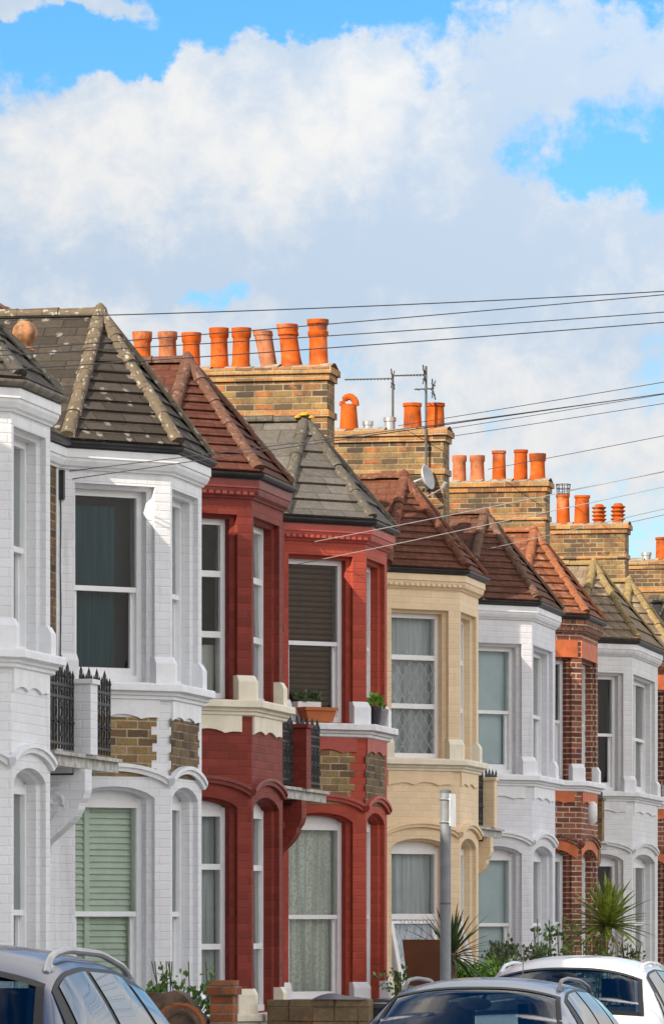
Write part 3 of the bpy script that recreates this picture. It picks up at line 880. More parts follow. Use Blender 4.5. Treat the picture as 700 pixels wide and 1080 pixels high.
# ------------------------------------------------------------------ chimney stacks
CG = 'brick chimney stacks on the party walls'
def stack(y, x1, width, ztop, pots, label, thick=.46, band=.42, y_mid=None):
    xs = x1 - MAIN - .07
    T = thing('chimney_stack', label, 'chimney', (MAIN, y, 0), CG)
    a, b = xs - width, xs
    t = thick/2
    mb = MB(); mb.box(a, b, -t, t, 6.2, ztop-.16)
    mb.build('brick_shaft', M_chim, T)
    mb = MB()
    mb.box(a-.03, b+.03, -t-.03, t+.03, ztop-.16, ztop-.085); mb.box(a-.06, b+.06, -t-.06, t+.06, ztop-.085, ztop-.012)
    mb.box(a-.025, b+.025, -t-.025, t+.025, ztop-.16-band, ztop-.085-band)
    mb.build('corbel_courses', raw_brick('corbel_brick', [(0,(.16,.08,.04)),(.4,(.48,.2,.06)),(.7,(.36,.24,.1)),(1,(.52,.22,.06))], (.4,.33,.22), .4), T)
    mb = MB(); n = 18
    for k in range(n):                                   # lumpy mortar flaunching
        x0, x2 = a-.05 + (b-a+.1)*k/n, a-.05 + (b-a+.1)*(k+1)/n
        hh = random.uniform(.02, .055)
        mb.face([(x0,-t-.05,ztop-.012),(x2,-t-.05,ztop-.012),(x2,-.05,ztop+hh),(x0,-.05,ztop+hh)])
        mb.face([(x2,t+.05,ztop-.012),(x0,t+.05,ztop-.012),(x0,.05,ztop+hh),(x2,.05,ztop+hh)])
        mb.face([(x0,-.05,ztop+hh),(x2,-.05,ztop+hh),(x2,.05,ztop+hh),(x0,.05,ztop+hh)])
    mb.build('mortar_flaunching', M_mortar, T)
    for px, pyt, kind, r in pots:
        x = x_from_px(px, y) ; xl = x - MAIN
        hgt = z_from_py(pyt, x, y) - ztop
        mb = MB(); tilt = (random.uniform(-.02,.02), 0); m = M_terra
        if kind == 'roll': prof = [(r*1.12,0),(r*1.1,.03),(r,.05),(r*.93,hgt-.13),(r*.95,hgt-.12),(r*1.08,hgt-.10),(r*1.1,hgt-.04),(r*1.12,hgt),(r*.85,hgt),(r*.8,hgt-.1)]
        elif kind == 'double': prof = [(r*1.12,0),(r,.04),(r*.93,hgt-.2),(r*1.08,hgt-.18),(r*1.08,hgt-.14),(r*.95,hgt-.13),(r*.97,hgt-.07),(r*1.14,hgt-.05),(r*1.14,hgt),(r*.85,hgt),(r*.8,hgt-.1)]
        elif kind == 'lean': prof = [(r*.92,0),(r*.95,hgt*.5),(r*1.0,hgt-.06),(r*1.1,hgt-.05),(r*1.1,hgt),(r*.85,hgt),(r*.8,hgt-.1)]; tilt = (-.19, 0); m = M_terra_d
        elif kind == 'lean2': prof = [(r*1.15,0),(r*1.0,.1),(r*.92,hgt-.14),(r*1.08,hgt-.12),(r*1.02,hgt-.07),(r*1.1,hgt-.05),(r*1.1,hgt),(r*.85,hgt),(r*.8,hgt-.1)]; tilt = (-.12, 0)
        elif kind == 'dark': prof = [(r*1.05,0),(r*.95,hgt-.1),(r*1.1,hgt-.08),(r*1.1,hgt),(r*.85,hgt),(r*.8,hgt-.1)]; m = M_terra_p
        elif kind == 'metal': prof = [(r,0),(r,hgt-.05),(r*1.2,hgt-.05),(r*1.2,hgt),(r*.6,hgt+.01)]; m = M_alu
        elif kind == 'rib':
            prof = [(r*.95,0)]
            for k in range(4): z = hgt*(.12+.2*k); prof += [(r*.9,z),(r*1.25,z+.03),(r*1.25,z+hgt*.12),(r*.9,z+hgt*.15)]
            prof += [(r*.7,hgt*.97),(r*.5,hgt)]
        elif kind == 'hood': prof = [(r*1.15,0),(r*1.1,.06),(r*.95,hgt-.14),(r*.9,hgt-.1),(r*.75,hgt-.1)]
        else: prof = [(r*1.05,0),(r*.95,hgt-.05),(r*1.08,hgt-.04),(r*1.08,hgt),(r*.85,hgt),(r*.8,hgt-.1)]
        mb.lathe(prof, (xl, 0, ztop+.02), 18, 0, tilt)
        if kind == 'hood':
            mb.tube([(xl - r*.82*cos(pi*k/8), 0, ztop+hgt-.10 + .12*sin(pi*k/8)) for k in range(9)], .045, 8)
        if kind == 'cage':
            pass
        po = mb.build('chimney_pot', m, T, True)
        if kind == 'cage':
            cb = MB()
            for k in range(8):
                an = pi*k/4; cb.tube([(xl+r*.9*cos(an), r*.9*sin(an), ztop+hgt),(xl+r*1.1*cos(an), r*1.1*sin(an), ztop+hgt+.2)], .007, 5)
            for zz, rr in ((.03,.92),(.12,1.0),(.19,1.1)):
                cb.tube([(xl+r*rr*cos(k*pi/6), r*rr*sin(k*pi/6), ztop+hgt+zz) for k in range(13)], .006, 5, cap=False)
            cb.build('wire_guard', M_iron, po)
    return T
def zt_at(py, y, x=-10.85): return z_from_py(py, x, y)
yA, yB, yC, yD, yE = 57.0, 63.9, 73.5, 83.4, 91.0
xA, xB, xC, xD, xE = [x_from_px(p, y) for p, y in ((355, yA), (476, yB), (582, yC), (665, yD), (722, yE))]
stack(yA, xA, 2.75, zt_at(388, yA), [(150,352,'roll',.105),(177,352,'dark',.105),(202,353,'roll',.105),(231.5,348,'roll',.105),(254,348,'roll',.105),(284,351,'lean',.105),(308,344,'lean2',.115),(336,339,'double',.112)],
      'chimney stack with a row of eight terracotta pots, behind the red houses')
stack(yB, xB, 1.75, zt_at(454, yB), [(368,420,'hood',.11),(388,446,'metal',.06),(411,442,'metal',.07),(435,427,'plain',.115),(459,427,'plain',.115)],
      'chimney stack carrying a hooded pot, two plain pots and the television aerials')
stack(yC, xC, 1.9, zt_at(508, yC), [(484,482,'dark',.10),(503,482,'dark',.105),(526,477,'plain',.10),(548.5,476,'plain',.10),(566.5,480,'roll',.115)],
      'chimney stack with five slim pots in a row, above the brown and orange roofs')
stack(yD, xD, 1.6, zt_at(553, yD), [(593.5,523,'cage',.11),(613,524,'plain',.125),(631.5,533,'rib',.10),(651,532,'rib',.10)],
      'chimney stack with a wire guarded pot and two ribbed pots, above the tan roof')
stack(yE, xE, 1.5, zt_at(591, yE), [(681,584,'metal',.08),(698,568,'plain',.12)],
      'chimney stack at the right edge of the photo, farthest along the terrace')

# finial ball at the left
bx = x_from_px(26.5, 41.0)
mb = MB(); zb = z_from_py(367, bx, 41.0)
mb.lathe([(.05,-.5),(.05,-.06),(.085,-.02),(.05,.01),(.055,.03)] + [(.105*sin(pi*k/10)+.002, .125 - .105*cos(pi*k/10)) for k in range(2, 11)], (bx,41.0,zb), 16)
tag(mb.build('ball_finial', plain('rusty_terracotta', (.30,.14,.06), .75, noise=.5, nscale=14), None, True), 'rusty terracotta ball finial among the dark roof tiles at the left', 'finial')

# ------------------------------------------------------------------ aerials and dish on the second stack
M_aer = plain('weathered_aerial', (.10,.10,.10), .5, .3, noise=.2)
def aerial(px, y, pyb, pyt, arms, label):
    x = x_from_px(px, y); z0, z1 = z_from_py(pyb, x, y), z_from_py(pyt, x, y)
    T = thing('television_aerial', label, 'aerial', (x, y, z0), 'television aerials on the chimney')
    mb = MB(); mb.tube([(0,0,0),(0,0,z1-z0)], .016, 8); mb.build('mast', M_aer, T)
    for zz, L0, L1, dy, n, el in arms:
        mb = MB(); z = z1 - z0 - zz
        mb.tube([(L0,dy*L0,z),(L1,dy*L1,z+.01)], .010, 6)
        for k in range(n):
            q = L0 + (L1-L0)*(k+.5)/n; e = el*(.7+.3*abs((k-n/2)/n))
            mb.tube([(q, dy*q-e, z),(q, dy*q+e, z)], .007, 5)
        for s in (-1, 1):
            for w in (-1, 1): mb.tube([(L1*.85,dy*L1,z),(L1*1.0, dy*L1+w*.12, z+s*.12)], .009, 5)
            mb.tube([(L1*.93, dy*L1-.14, z+s*.06),(L1*.93, dy*L1+.14, z+s*.06)], .009, 5)
        mb.build('antenna_array', M_aer, T)
aerial(414, yB, 448, 395, [(.06,-.62,.0,.1,14,.07)], 'smaller television aerial pointing left on the chimney beside the taller mast')
aerial(449, yB-.3, 520, 386, [(.12,-.42,-.02,.1,10,.09), (.30,-.15,.1,.1,3,.12)], 'tall television aerial mast strapped to the right end of the chimney')
xd = x_from_px(445.5, yB-.42); zd = z_from_py(505, xd, yB-.42)
T = thing('satellite_dish', 'small grey satellite dish on the tall aerial mast', 'satellite dish', (xd, yB-.42, zd))
mb = MB(); nrm = Vector((.93,-.25,.26)).normalized(); a = nrm.cross(Vector((0,0,1))).normalized(); b = a.cross(nrm)
def dp(r, k): 
    return a*(r*.165*cos(k)) + b*(r*.17*sin(k)) + nrm*(.08*r*r)
for i in range(5):
    for k in range(24):
        k0, k1 = 2*pi*k/24, 2*pi*(k+1)/24; r0, r1 = i/5, (i+1)/5
        mb.face([dp(r0,k0), dp(r1,k0), dp(r1,k1), dp(r0,k1)])
dd = mb.build('dish', plain('pale_grey_dish', (.42,.43,.45), .5, noise=.08), T, 'all')
sm = dd.modifiers.new('thick', 'SOLIDIFY'); sm.thickness = .012
mb = MB(); mb.tube([b*-.24, b*-.2 + nrm*.24], .01, 6); mb.tube([b*-.2+nrm*.24, b*-.14+nrm*.30], .028, 8); mb.tube([(0,0,0), nrm*-.12, (-.02+x_from_px(449,yB-.3)-xd,.12,-.02)], .015, 6)
mb.build('feed_arm', M_alu, T)

# ------------------------------------------------------------------ overhead telephone cables
POLE = Vector((3.6, 44.5, 8.15))
M_cable = plain('dark_cable', (.03,.03,.035), .6); M_cable_w = plain('pale_cable', (.26,.26,.27), .6)
def cable(px, py, y, sag, label, r=.0046, x=None, m=None, end=(0,0,0)):
    xx = x if x is not None else x_from_px(px, y)
    a = Vector((xx, y, z_from_py(py, xx, y))); b = POLE + Vector(end); pts = []
    for k in range(33):
        t = k/32; p = a.lerp(b, t); p.z -= sag*4*t*(1-t); pts.append(p - a)
    mb = MB(); mb.tube(pts, r, 6)
    tag(mb.build('overhead_cable', m or M_cable, None, True, loc=a), label, 'cable', 'overhead telephone cables')
cable(-40, 336, 36.0, .20, 'topmost overhead cable, running flat across the whole sky above the roof apex', end=(0,0,.0))
cable(-40, 373, 36.0, .07, 'second overhead cable from the top, crossing the tops of the left chimney pots', r=.0042, end=(0,0,.05))
cable(-40, 377, 36.4, .12, 'third overhead cable from the top, crossing the chimney pots about half way up', r=.0042, end=(0,0,-.15))
cable(-40, 393, 36.9, .09, 'fourth overhead cable from the top, crossing the foot of the left chimney pots', end=(0,0,-.25))
cable(420, 449, yB-.3, .05, 'overhead cable rising from the mortar top of the chimney with the aerials', end=(0,0,.0))
cable(474, 452, yB-.3, .06, 'upper of two cables from the right end of the aerial chimney', r=.0042, end=(0,0,-.1))
cable(477, 460, yB-.3, .07, 'lower of two cables from the right end of the aerial chimney', r=.0042, end=(0,0,-.2))
cable(514, 495, yC-.3, .07, 'overhead cable leaving from among the five slim chimney pots', end=(0,0,-.15))
cable(590, 519, yD-.3, .10, 'overhead cable from the wire guarded chimney pot', end=(0,0,-.3))
cable(302, 577, 53.0, .10, 'pale cable from the top left of the bright red house, over the russet roof', r=.0042, m=M_cable_w, end=(0,0,-.3))
cable(300, 598, 52.9, .06, 'lower pale cable from the bright red house crossing its upper window head', r=.0042, m=M_cable_w, end=(0,0,-.45))
cable(505, 581, 64.9, .05, 'thin cable to the white house with teal blinds', r=.0045, m=M_cable_w, end=(0,0,-.5))
cable(664, 551, yD-.3, .05, 'short cable from the right end of the chimney with ribbed pots', r=.0042, end=(0,0,-.55))
cable(64, 498, 43.0, .10, 'cable from the bracket at the left corner of the bright white house', r=.0042, end=(0,0,-.3))
cable(64, 507, 43.02, -.03, 'lower cable from the same bracket on the bright white house', r=.0045, end=(0,0,-.5))

# ------------------------------------------------------------------ flower pots on the bright red house
def leaf_clump(mb, c, r, n, size, up=.5, flat=1.):
    for _ in range(n):
        d = Vector((random.gauss(0,1), random.gauss(0,1), random.gauss(0,1)*flat)).normalized()
        p = Vector(c) + Vector((d.x*r, d.y*r, d.z*r*flat)) * random.uniform(.25, 1)
        t = (d + Vector((0,0,up)) + Vector((random.uniform(-.5,.5),)*3)).normalized()
        s = t.cross(Vector((random.uniform(-1,1), random.uniform(-1,1), random.uniform(-.3,1)))).normalized()
        L = size*random.uniform(.6,1.3); w = L*.33
        mb.face([p - s*w*.2, p + t*L*.45 - s*w, p + t*L, p + t*L*.5 + s*w])
L_mid = leaf_mat('mid_green_leaf', (.05,.12,.022), (.13,.24,.045))
L_bright = leaf_mat('bright_green_leaf', (.09,.22,.02), (.20,.38,.04))
L_dull = leaf_mat('dull_green_leaf', (.06,.10,.04), (.13,.19,.075))
L_pale = leaf_mat('yellow_green_leaf', (.10,.15,.03), (.22,.26,.06))
M_soil = plain('soil', (.03,.022,.015), .95)
def on_splay(i, k, out):      # point on the sill of house i's near splay (k 0..1 from the wall to the corner)
    c = HOUSES[i]; P = Vector((MAIN, c['c0']-PROJ)); Q = Vector((FRONT, c['c0'])); t = (Q-P).normalized(); n = Vector((t.y,-t.x))
    p = P.lerp(Q, k) + n*out; return p.x, p.y, t
S3 = HOUSES[3]['sill']
x, y, t = on_splay(3, .45, .02); ang = math.atan2(t.y, t.x)
T = thing('window_trough', 'terracotta trough with a bushy plant on the white sill of the bright red house', 'planter', (x, y, S3+.0)); T.rotation_euler = (0,0,ang)
mb = MB(); a, b, hh = .16, .20, .15
P0 = [(-a,-.06,0),(a,-.06,0),(a,.06,0),(-a,.06,0)]; P1 = [(-b,-.08,hh),(b,-.08,hh),(b,.08,hh),(-b,.08,hh)]
mb.face(P0[::-1]); mb.face([(-b,-.08,hh-.02),(b,-.08,hh-.02),(b,.08,hh-.02),(-b,.08,hh-.02)])
for k in range(4): mb.face([P0[k],P0[(k+1)%4],P1[(k+1)%4],P1[k]])
mb.box(-b-.01,b+.01,-.092,-.08,hh-.03,hh+.005); mb.box(-b-.01,b+.01,.08,.092,hh-.03,hh+.005); mb.box(-b-.012,-b,-.08,.08,hh-.03,hh+.005); mb.box(b,b+.012,-.08,.08,hh-.03,hh+.005)
mb.build('trough', plain('orange_clay_trough', (.44,.12,.03), .7, noise=.1), T)
x, y, t = on_splay(3, .42, -.14)
T = thing('flower_pot', 'white pot with a grey green bushy plant behind the terracotta trough', 'plant pot', (x, y, S3)); T.rotation_euler = (0,0,ang)
mb = MB(); mb.box(-.15,.15,-.06,.06,.0,.22); mb.build('pot', T_white, T)
mb = MB()
for q in (-.1, -.03, .05, .11): leaf_clump(mb, (q,0,.25), .07, 90, .045, 1.2)
mb.build('foliage', L_dull, T)
def front_sill(i, k, out):
    c = HOUSES[i]; return FRONT + out, c['c0'] + (c['c1']-c['c0'])*k
x, y = front_sill(3, .22, .05)
T = thing('flower_pot', 'dark pot with bright green leaves on the front sill of the bright red house', 'plant pot', (x, y, S3))
mb = MB(); mb.lathe([(.05,0),(.075,.17),(.08,.17),(.08,.19),(.065,.19),(.06,.15)], (0,0,0), 14); mb.build('pot', plain('dark_plum_pot', (.03,.025,.035), .5), T, True)
mb = MB(); leaf_clump(mb, (0,0,.23), .08, 70, .075, .9); mb.build('foliage', L_bright, T)
x, y = front_sill(3, .52, .05)
T = thing('flower_pot', 'small grey pot standing to the right of the dark pot on the sill', 'plant pot', (x, y, S3))
mb = MB(); mb.lathe([(.05,0),(.08,.15),(.085,.15),(.085,.18),(.07,.18),(.065,.14)], (0,0,0), 14); mb.build('pot', plain('grey_pot', (.28,.27,.27), .6), T, True)
mb = MB(); leaf_clump(mb, (0,0,.19), .05, 22, .06, .9); mb.build('foliage', L_mid, T)

# ------------------------------------------------------------------ front gardens
GX = -8.6
M_copbrown = plain('brown_stained_concrete', (.13,.085,.06), .9, noise=.4, nscale=8, bump=.5)
M_orangebrick = raw_brick('orange_brick', [(0,(.24,.07,.03)),(.5,(.42,.13,.045)),(1,(.33,.15,.07))], (.3,.22,.15), .4)
M_stone = raw_brick('yellow_stone_block', [(0,(.20,.14,.075)),(.5,(.30,.21,.11)),(1,(.16,.11,.06))], (.22,.17,.11), .5, bw=.44, bh=.215, relief=1.)
# left boundary wall with an arched brick ring and a pier
yw = 41.0
xp0, xp1 = x_from_px(224, yw), x_from_px(248, yw); ztp = z_from_py(1034, xp1, yw)
T = thing('brick_pier', 'orange brick gate pier at the end of the arched garden wall', 'gate pier', (xp0, yw, 0))
w = xp1 - xp0
mb = MB(); mb.box(0, w, -w/2, w/2, 0, ztp-.12); mb.build('shaft', M_orangebrick, T)
mb = MB(); mb.box(-.025, w+.03, -w/2-.03, w/2+.03, ztp-.12, ztp-.05); mb.box(-.005, w+.01, -w/2-.01, w/2+.01, ztp-.05, ztp); mb.build('cap', M_orangebrick, T)
xa = x_from_px(130, yw); zw = z_from_py(1047, xa, yw)
T = thing('garden_wall', 'brown garden wall with arched brick rings below the bright white house', 'wall', (xa, yw, 0))
wl = xp0 - .03 - xa
mb = MB()
pts = [(0,0),(wl,0),(wl,zw-.22)] + [(wl-.04-.24*k/6, zw-.22+.24*sin(pi/2*k/6)) for k in range(1, 7)] + [(wl*.5, zw+.0), (0, zw)]
Lf = [(a,-.10,z) for a, z in pts]; Rt = [(a,.10,z) for a, z in pts]
mb.face(Lf); mb.face(Rt[::-1])
for k in range(len(pts)): j = (k+1)%len(pts); mb.face([Lf[j],Lf[k],Rt[k],Rt[j]])
mb.build('wall_body', M_copbrown, T)
for cx in (wl-.22, wl-.62):
    for rr, mm in ((.20, M_orangebrick), (.155, M_copbrown)):
        mb = MB(); mb.tube([(cx + rr*cos(pi*k/12), -.11, zw-.30 + rr*sin(pi*k/12)) for k in range(13)], .028, 6)
        mb.build('arched_ring', mm, T, True)
T = thing('shrub', 'leafy green shrub growing over the arched garden wall at the left', 'shrub', (x_from_px(196, yw+.4), yw+.4, zw-.3))
mb = MB()
for q in range(10): leaf_clump(mb, (random.uniform(-.33,.28), random.uniform(-.15,.15), random.uniform(.12,.30)), .10, 40, .06, .4)
for q in range(14): leaf_clump(mb, (random.uniform(-.3,.26), random.uniform(-.1,.1), random.uniform(.30,.48)), .04, 6, .05, .6)
mb.build('foliage', L_mid, T)
mb = MB()
for q in range(9):
    a = random.uniform(-.25,.22); mb.tube([(a,0,0),(a*1.1,.02,.3),(a*1.2+random.uniform(-.04,.04),.0,.56)], .005, 4)
mb.build('stems', plain('green_stem', (.10,.11,.04), .8), T)
# stone block wall with a bin behind
yw = 47.3; xa, xb_ = x_from_px(284, yw), x_from_px(391, yw); zw = z_from_py(1054, xb_, yw)
T = thing('garden_wall', 'low wall of yellow brown stone blocks in front of the bright red house', 'wall', (xa, yw, 0))
mb = MB(); n = 4; wl = xb_ - xa
for r_ in range(6):
    z1 = zw - .215*r_; z0 = z1 - .205
    off = 0 if r_ % 2 else .22
    q = -off
    while q < wl:
        a, b = max(q, 0), min(q+.43, wl); q += .44
        if b - a < .03: continue
        j = random.uniform(-.012,.012); mb.box(a, b, -.11+j, .11+j, z0, z1 + random.uniform(-.006,.004))
mb.box(.004, wl-.004, -.095, .095, 0, zw-.02)
mb.build('stone_blocks', M_stone, T)
T = thing('wheelie_bin', 'dark grey wheelie bin behind the stone block wall', 'bin', (x_from_px(403, 47.9), 47.9, .12))
mb = MB(); hb = z_from_py(1053, GX, 47.9) - .12
P0 = [(-.24,-.22,.06),(.20,-.22,.06),(.20,.22,.06),(-.24,.22,.06)]; P1 = [(-.29,-.28,hb-.06),(.27,-.28,hb-.06),(.27,.28,hb-.06),(-.29,.28,hb-.06)]
mb.face(P0[::-1]); mb.face(P1)
for k in range(4): mb.face([P0[k],P0[(k+1)%4],P1[(k+1)%4],P1[k]])
MBIN = plain('dark_grey_plastic', (.055,.06,.068), .45, noise=.08)
mb.build('body', MBIN, T)
mb = MB()
for k in range(6):
    a0, a1 = -.31 + .6*k/6, -.31 + .6*(k+1)/6; f = lambda a: hb-.05 + .05*sin(pi*(a+.31)/.6)
    mb.face([(a0,-.30,f(a0)),(a1,-.30,f(a1)),(a1,.30,f(a1)),(a0,.30,f(a0))]); mb.face([(a0,-.30,f(a0)-.03),(a1,-.30,f(a1)-.03),(a1,-.30,f(a1)),(a0,-.30,f(a0))])
mb.box(-.31,.29,-.31,-.30,hb-.09,hb-.045); mb.build('lid', MBIN, T)
mb = MB(); mb.tube([(-.33,-.2,hb-.08),(-.33,.2,hb-.08)], .016, 8); mb.build('handle', MBIN, T)
for s in (-.2,.2):
    mb = MB(); mb.tube([(-.25,s-.03,.0),(-.25,s+.03,.0)], .10, 14); mb.build('wheel', M_iron, T)
o = MB()
xs = x_from_px(360, 47.6)
for k in range(8):
    a0, a1 = k/8, (k+1)/8; zz = lambda a: .015 + .05*sin(pi*min(1,a*1.15))**.7*(.7+.3*sin(7*a))
    o.face([(a0*.52-.2,-.16,0),(a1*.52-.2,-.16,0),(a1*.52-.2,-.05,zz(a1)),(a0*.52-.2,-.05,zz(a0))])
    o.face([(a0*.52-.2,-.05,zz(a0)),(a1*.52-.2,-.05,zz(a1)),(a1*.52-.2,.16,.01),(a0*.52-.2,.16,.01)])
tag(o.build('bin_bag', plain('grey_plastic_sack', (.16,.17,.18), .35, noise=.15), None, 'all', loc=(xs, 47.32, zw)), 'grey plastic sack lying on the stone block wall', 'sack')

def blade(mb, base, d, L, w, droop, mat=0, fold=.35):
    d = Vector(d).normalized(); side = d.cross(Vector((0,0,1)))
    if side.length < .05: side = Vector((1,0,0))
    side.normalize(); p = Vector(base); n = 6; prev = None; dirv = d.copy()
    for k in range(n+1):
        t = k/n; ww = w*(.55 + .9*t)*(1-t)**.75 if t > .3 else w*(.5 + .5*t/.3)*.8
        if k == n: ww = .001
        up = side.cross(dirv).normalized()
        cur = (p - side*ww + up*ww*fold, p.copy(), p + side*ww + up*ww*fold)
        if prev:
            mb.face([prev[0], prev[1], cur[1], cur[0]], mat); mb.face([prev[1], prev[2], cur[2], cur[1]], mat)
        prev = cur
        p = p + dirv*(L/n); dirv = (dirv + Vector((0,0,-droop/n))).normalized()
def spiky(mb, c, n, L, w, lo=-.4, droop=.5, mat=0, hi=1.):
    for i in range(n):
        az = i*2.39996 + random.uniform(-.3,.3); el = lo + (hi-lo)*((i+.5)/n)
        e = el*pi/2
        blade(mb, c, (cos(az)*cos(e), sin(az)*cos(e), sin(e)), L*random.uniform(.8,1.12), w, droop*random.uniform(.6,1.3), mat)
L_cord = leaf_mat('cordyline_leaf', (.13,.19,.02), (.32,.36,.06))
L_cord2 = leaf_mat('yucca_leaf', (.035,.07,.025), (.085,.13,.045))
L_dead = leaf_mat('dead_leaf', (.30,.17,.05), (.42,.30,.10))
# cordyline palm
yq = 63.6; xq = x_from_px(640, yq); zc = z_from_py(977, xq, yq)
T = thing('cordyline_palm', 'cordyline palm with long sword leaves in front of the off white house', 'palm', (xq, yq, 0))
mb = MB(); xr = x_from_px(628, yq) - xq
mb.tube([(xr-.06,0,0),(xr,0,zc-.5),(-.04,0,zc-.12),(0,0,zc+.04)], .10, 10, r2=.075); mb.build('trunk', M_trunk, T, True)
mb = MB(); spiky(mb, (0,0,zc), 78, .64, .062, -.22, .42, hi=.97); mb.build('crown', L_cord, T)
mb = MB(); spiky(mb, (0,0,zc-.03), 9, .40, .02, -.75, .5, hi=-.35); mb.build('dead_leaves', L_dead, T)
# garden of the cream house: wall, brown planter, yucca, hedge
yq = 54.6
xw0, xw1 = x_from_px(392, yq), x_from_px(560, yq+6)
T = thing('garden_wall', 'low rendered garden wall under the brown planter and the hedge', 'wall', (GX-.1, 52.5, 0))
mb = MB(); mb.box(-.1,.1,0,12.5,0,1.16); mb.build('wall_body', plain('grey_render', (.34,.33,.31), .9, noise=.15, bump=.3), T)
mb = MB(); mb.box(-.13,.13,-.02,12.52,1.16,1.21); mb.build('coping', plain('stone_coping', (.40,.39,.36), .85, noise=.2, bump=.3), T)
xq = x_from_px(448, 53.4); z1 = z_from_py(991, xq, 53.4); hp = .62
T = thing('tapered_planter', 'tall square brown planter in front of the cream house, beside the grey post', 'planter', (xq, 53.4, z1-hp)); T.rotation_euler = (0,0,.12)
mb = MB(); a, b = .165, .232
P0 = [(-a,-a,0),(a,-a,0),(a,a,0),(-a,a,0)]; P1 = [(-b,-b,hp),(b,-b,hp),(b,b,hp),(-b,b,hp)]; P2 = [(p[0]*.88,p[1]*.88,hp) for p in P1]; P3 = [(p[0]*.85,p[1]*.85,hp-.06) for p in P1]
mb.face(P0[::-1])
for k in range(4):
    j = (k+1)%4; mb.face([P0[k],P0[j],P1[j],P1[k]]); mb.face([P1[k],P1[j],P2[j],P2[k]]); mb.face([P2[k],P2[j],P3[j],P3[k]])
mb.build('pot', plain('rust_brown_glaze', (.125,.042,.016), .4, noise=.2, nscale=4), T)
mb = MB(); mb.face(P3); mb.build('soil', M_soil, T)
mb = MB(); mb.lathe([(.18,-(z1-hp-.05)),(.17,-.0)], (0,0,0), 4); mb.build('plinth', plain('grey_render', (.34,.33,.31)), T)
yq = 54.3; xq = x_from_px(476, yq); zc = z_from_py(1004, xq, yq)
T = thing('yucca', 'dark spiky yucca behind the grey post, beside the brown planter', 'yucca', (xq, yq, 0))
mb = MB(); mb.tube([(0,0,.1),(0,0,zc)], .06, 8); mb.build('trunk', M_trunk, T, True)
mb = MB(); spiky(mb, (0,0,zc-.05), 60, .58, .034, -.3, .45, hi=.95); mb.build('crown', L_cord2, T)
def bush(px0, px1, pyt, pyb, y, mat, label, leaf, dens, cat='shrub', name='shrub', up=.5, group=None):
    x0, x1 = x_from_px(px0, y), x_from_px(px1, y); zt = z_from_py(pyt, x1, y); zb = z_from_py(pyb, x1, y)
    T = thing(name, label, cat, ((x0+x1)/2, y, zb), group); w = (x1-x0)/2; hh = zt - zb
    mb = MB()
    for k in range(dens):
        leaf_clump(mb, (random.uniform(-w,w)*.9, random.uniform(-.25,.25), random.uniform(0, hh)*random.uniform(.5,1)), .10, 26, leaf, up)
    mb.build('foliage', mat, T)
    mb = MB()
    for k in range(6):
        a = random.uniform(-w,w)*.7; mb.tube([(a,0,-max(.0,zb-.2)),(a,.02,hh*.8)], .008, 4)
    mb.build('stems', plain('green_stem', (.10,.11,.04), .8), T)
    return T
bush(472, 545, 1014, 1042, 55.0, L_bright, 'bright green low hedge above the blue grey car', .05, 110, 'hedge', 'hedge', .9)
bush(404, 426, 1020, 1045, 52.2, L_mid, 'small green plant at the foot of the cream house, left of the planter',   .05, 5)
bush(516, 538, 985, 1020, 56.5, L_dull, 'ferny dull green weed above the hedge, before the teal blind window', .06, 13, up=1.6)
bush(548, 580, 998, 1020, 58.6, L_dull, 'scraggy shrub behind the white car roof, under the white house', .055, 24)
def climber(px, pyt, pyb, y, n, spread, mat, label, leaf=.075):
    x = x_from_px(px, y); zt, zb = z_from_py(pyt, x, y), z_from_py(pyb, x, y)
    T = thing('climbing_plant', label, 'climber', (x, y, zb)); mb = MB(); sb = MB(); hh = zt - zb
    for k in range(n):
        a = random.uniform(-spread, spread); b = a + random.uniform(-.15,.15); ht = hh*random.uniform(.55,1)
        pts = [(a + (b-a)*t + .03*sin(5*t+k), random.uniform(-.02,.02), -max(0,zb-.2) + (ht+max(0,zb-.2))*t) for t in (0,.25,.5,.75,1)]
        sb.tube(pts, .006, 4)
        for q in range(11):
            t = random.uniform(.35,1); i = min(int(t*4), 3); p = Vector(pts[i]).lerp(Vector(pts[i+1]), t*4-i)
            leaf_clump(mb, p, .05, 4, leaf, .3)
    sb.build('stems', plain('green_stem', (.10,.11,.04), .8), T); mb.build('foliage', mat, T)
climber(588, 962, 1015, 60.2, 8, .14, L_mid, 'climbing plant on thin stems in front of the red brick house', .07)
climber(618, 985, 1015, 62.0, 12, .22, L_pale, 'yellow green bushy plant at the left of the palm trunk', .07)
climber(657, 992, 1015, 64.2, 10, .18, L_pale, 'low leafy plant to the right of the palm trunk', .06)

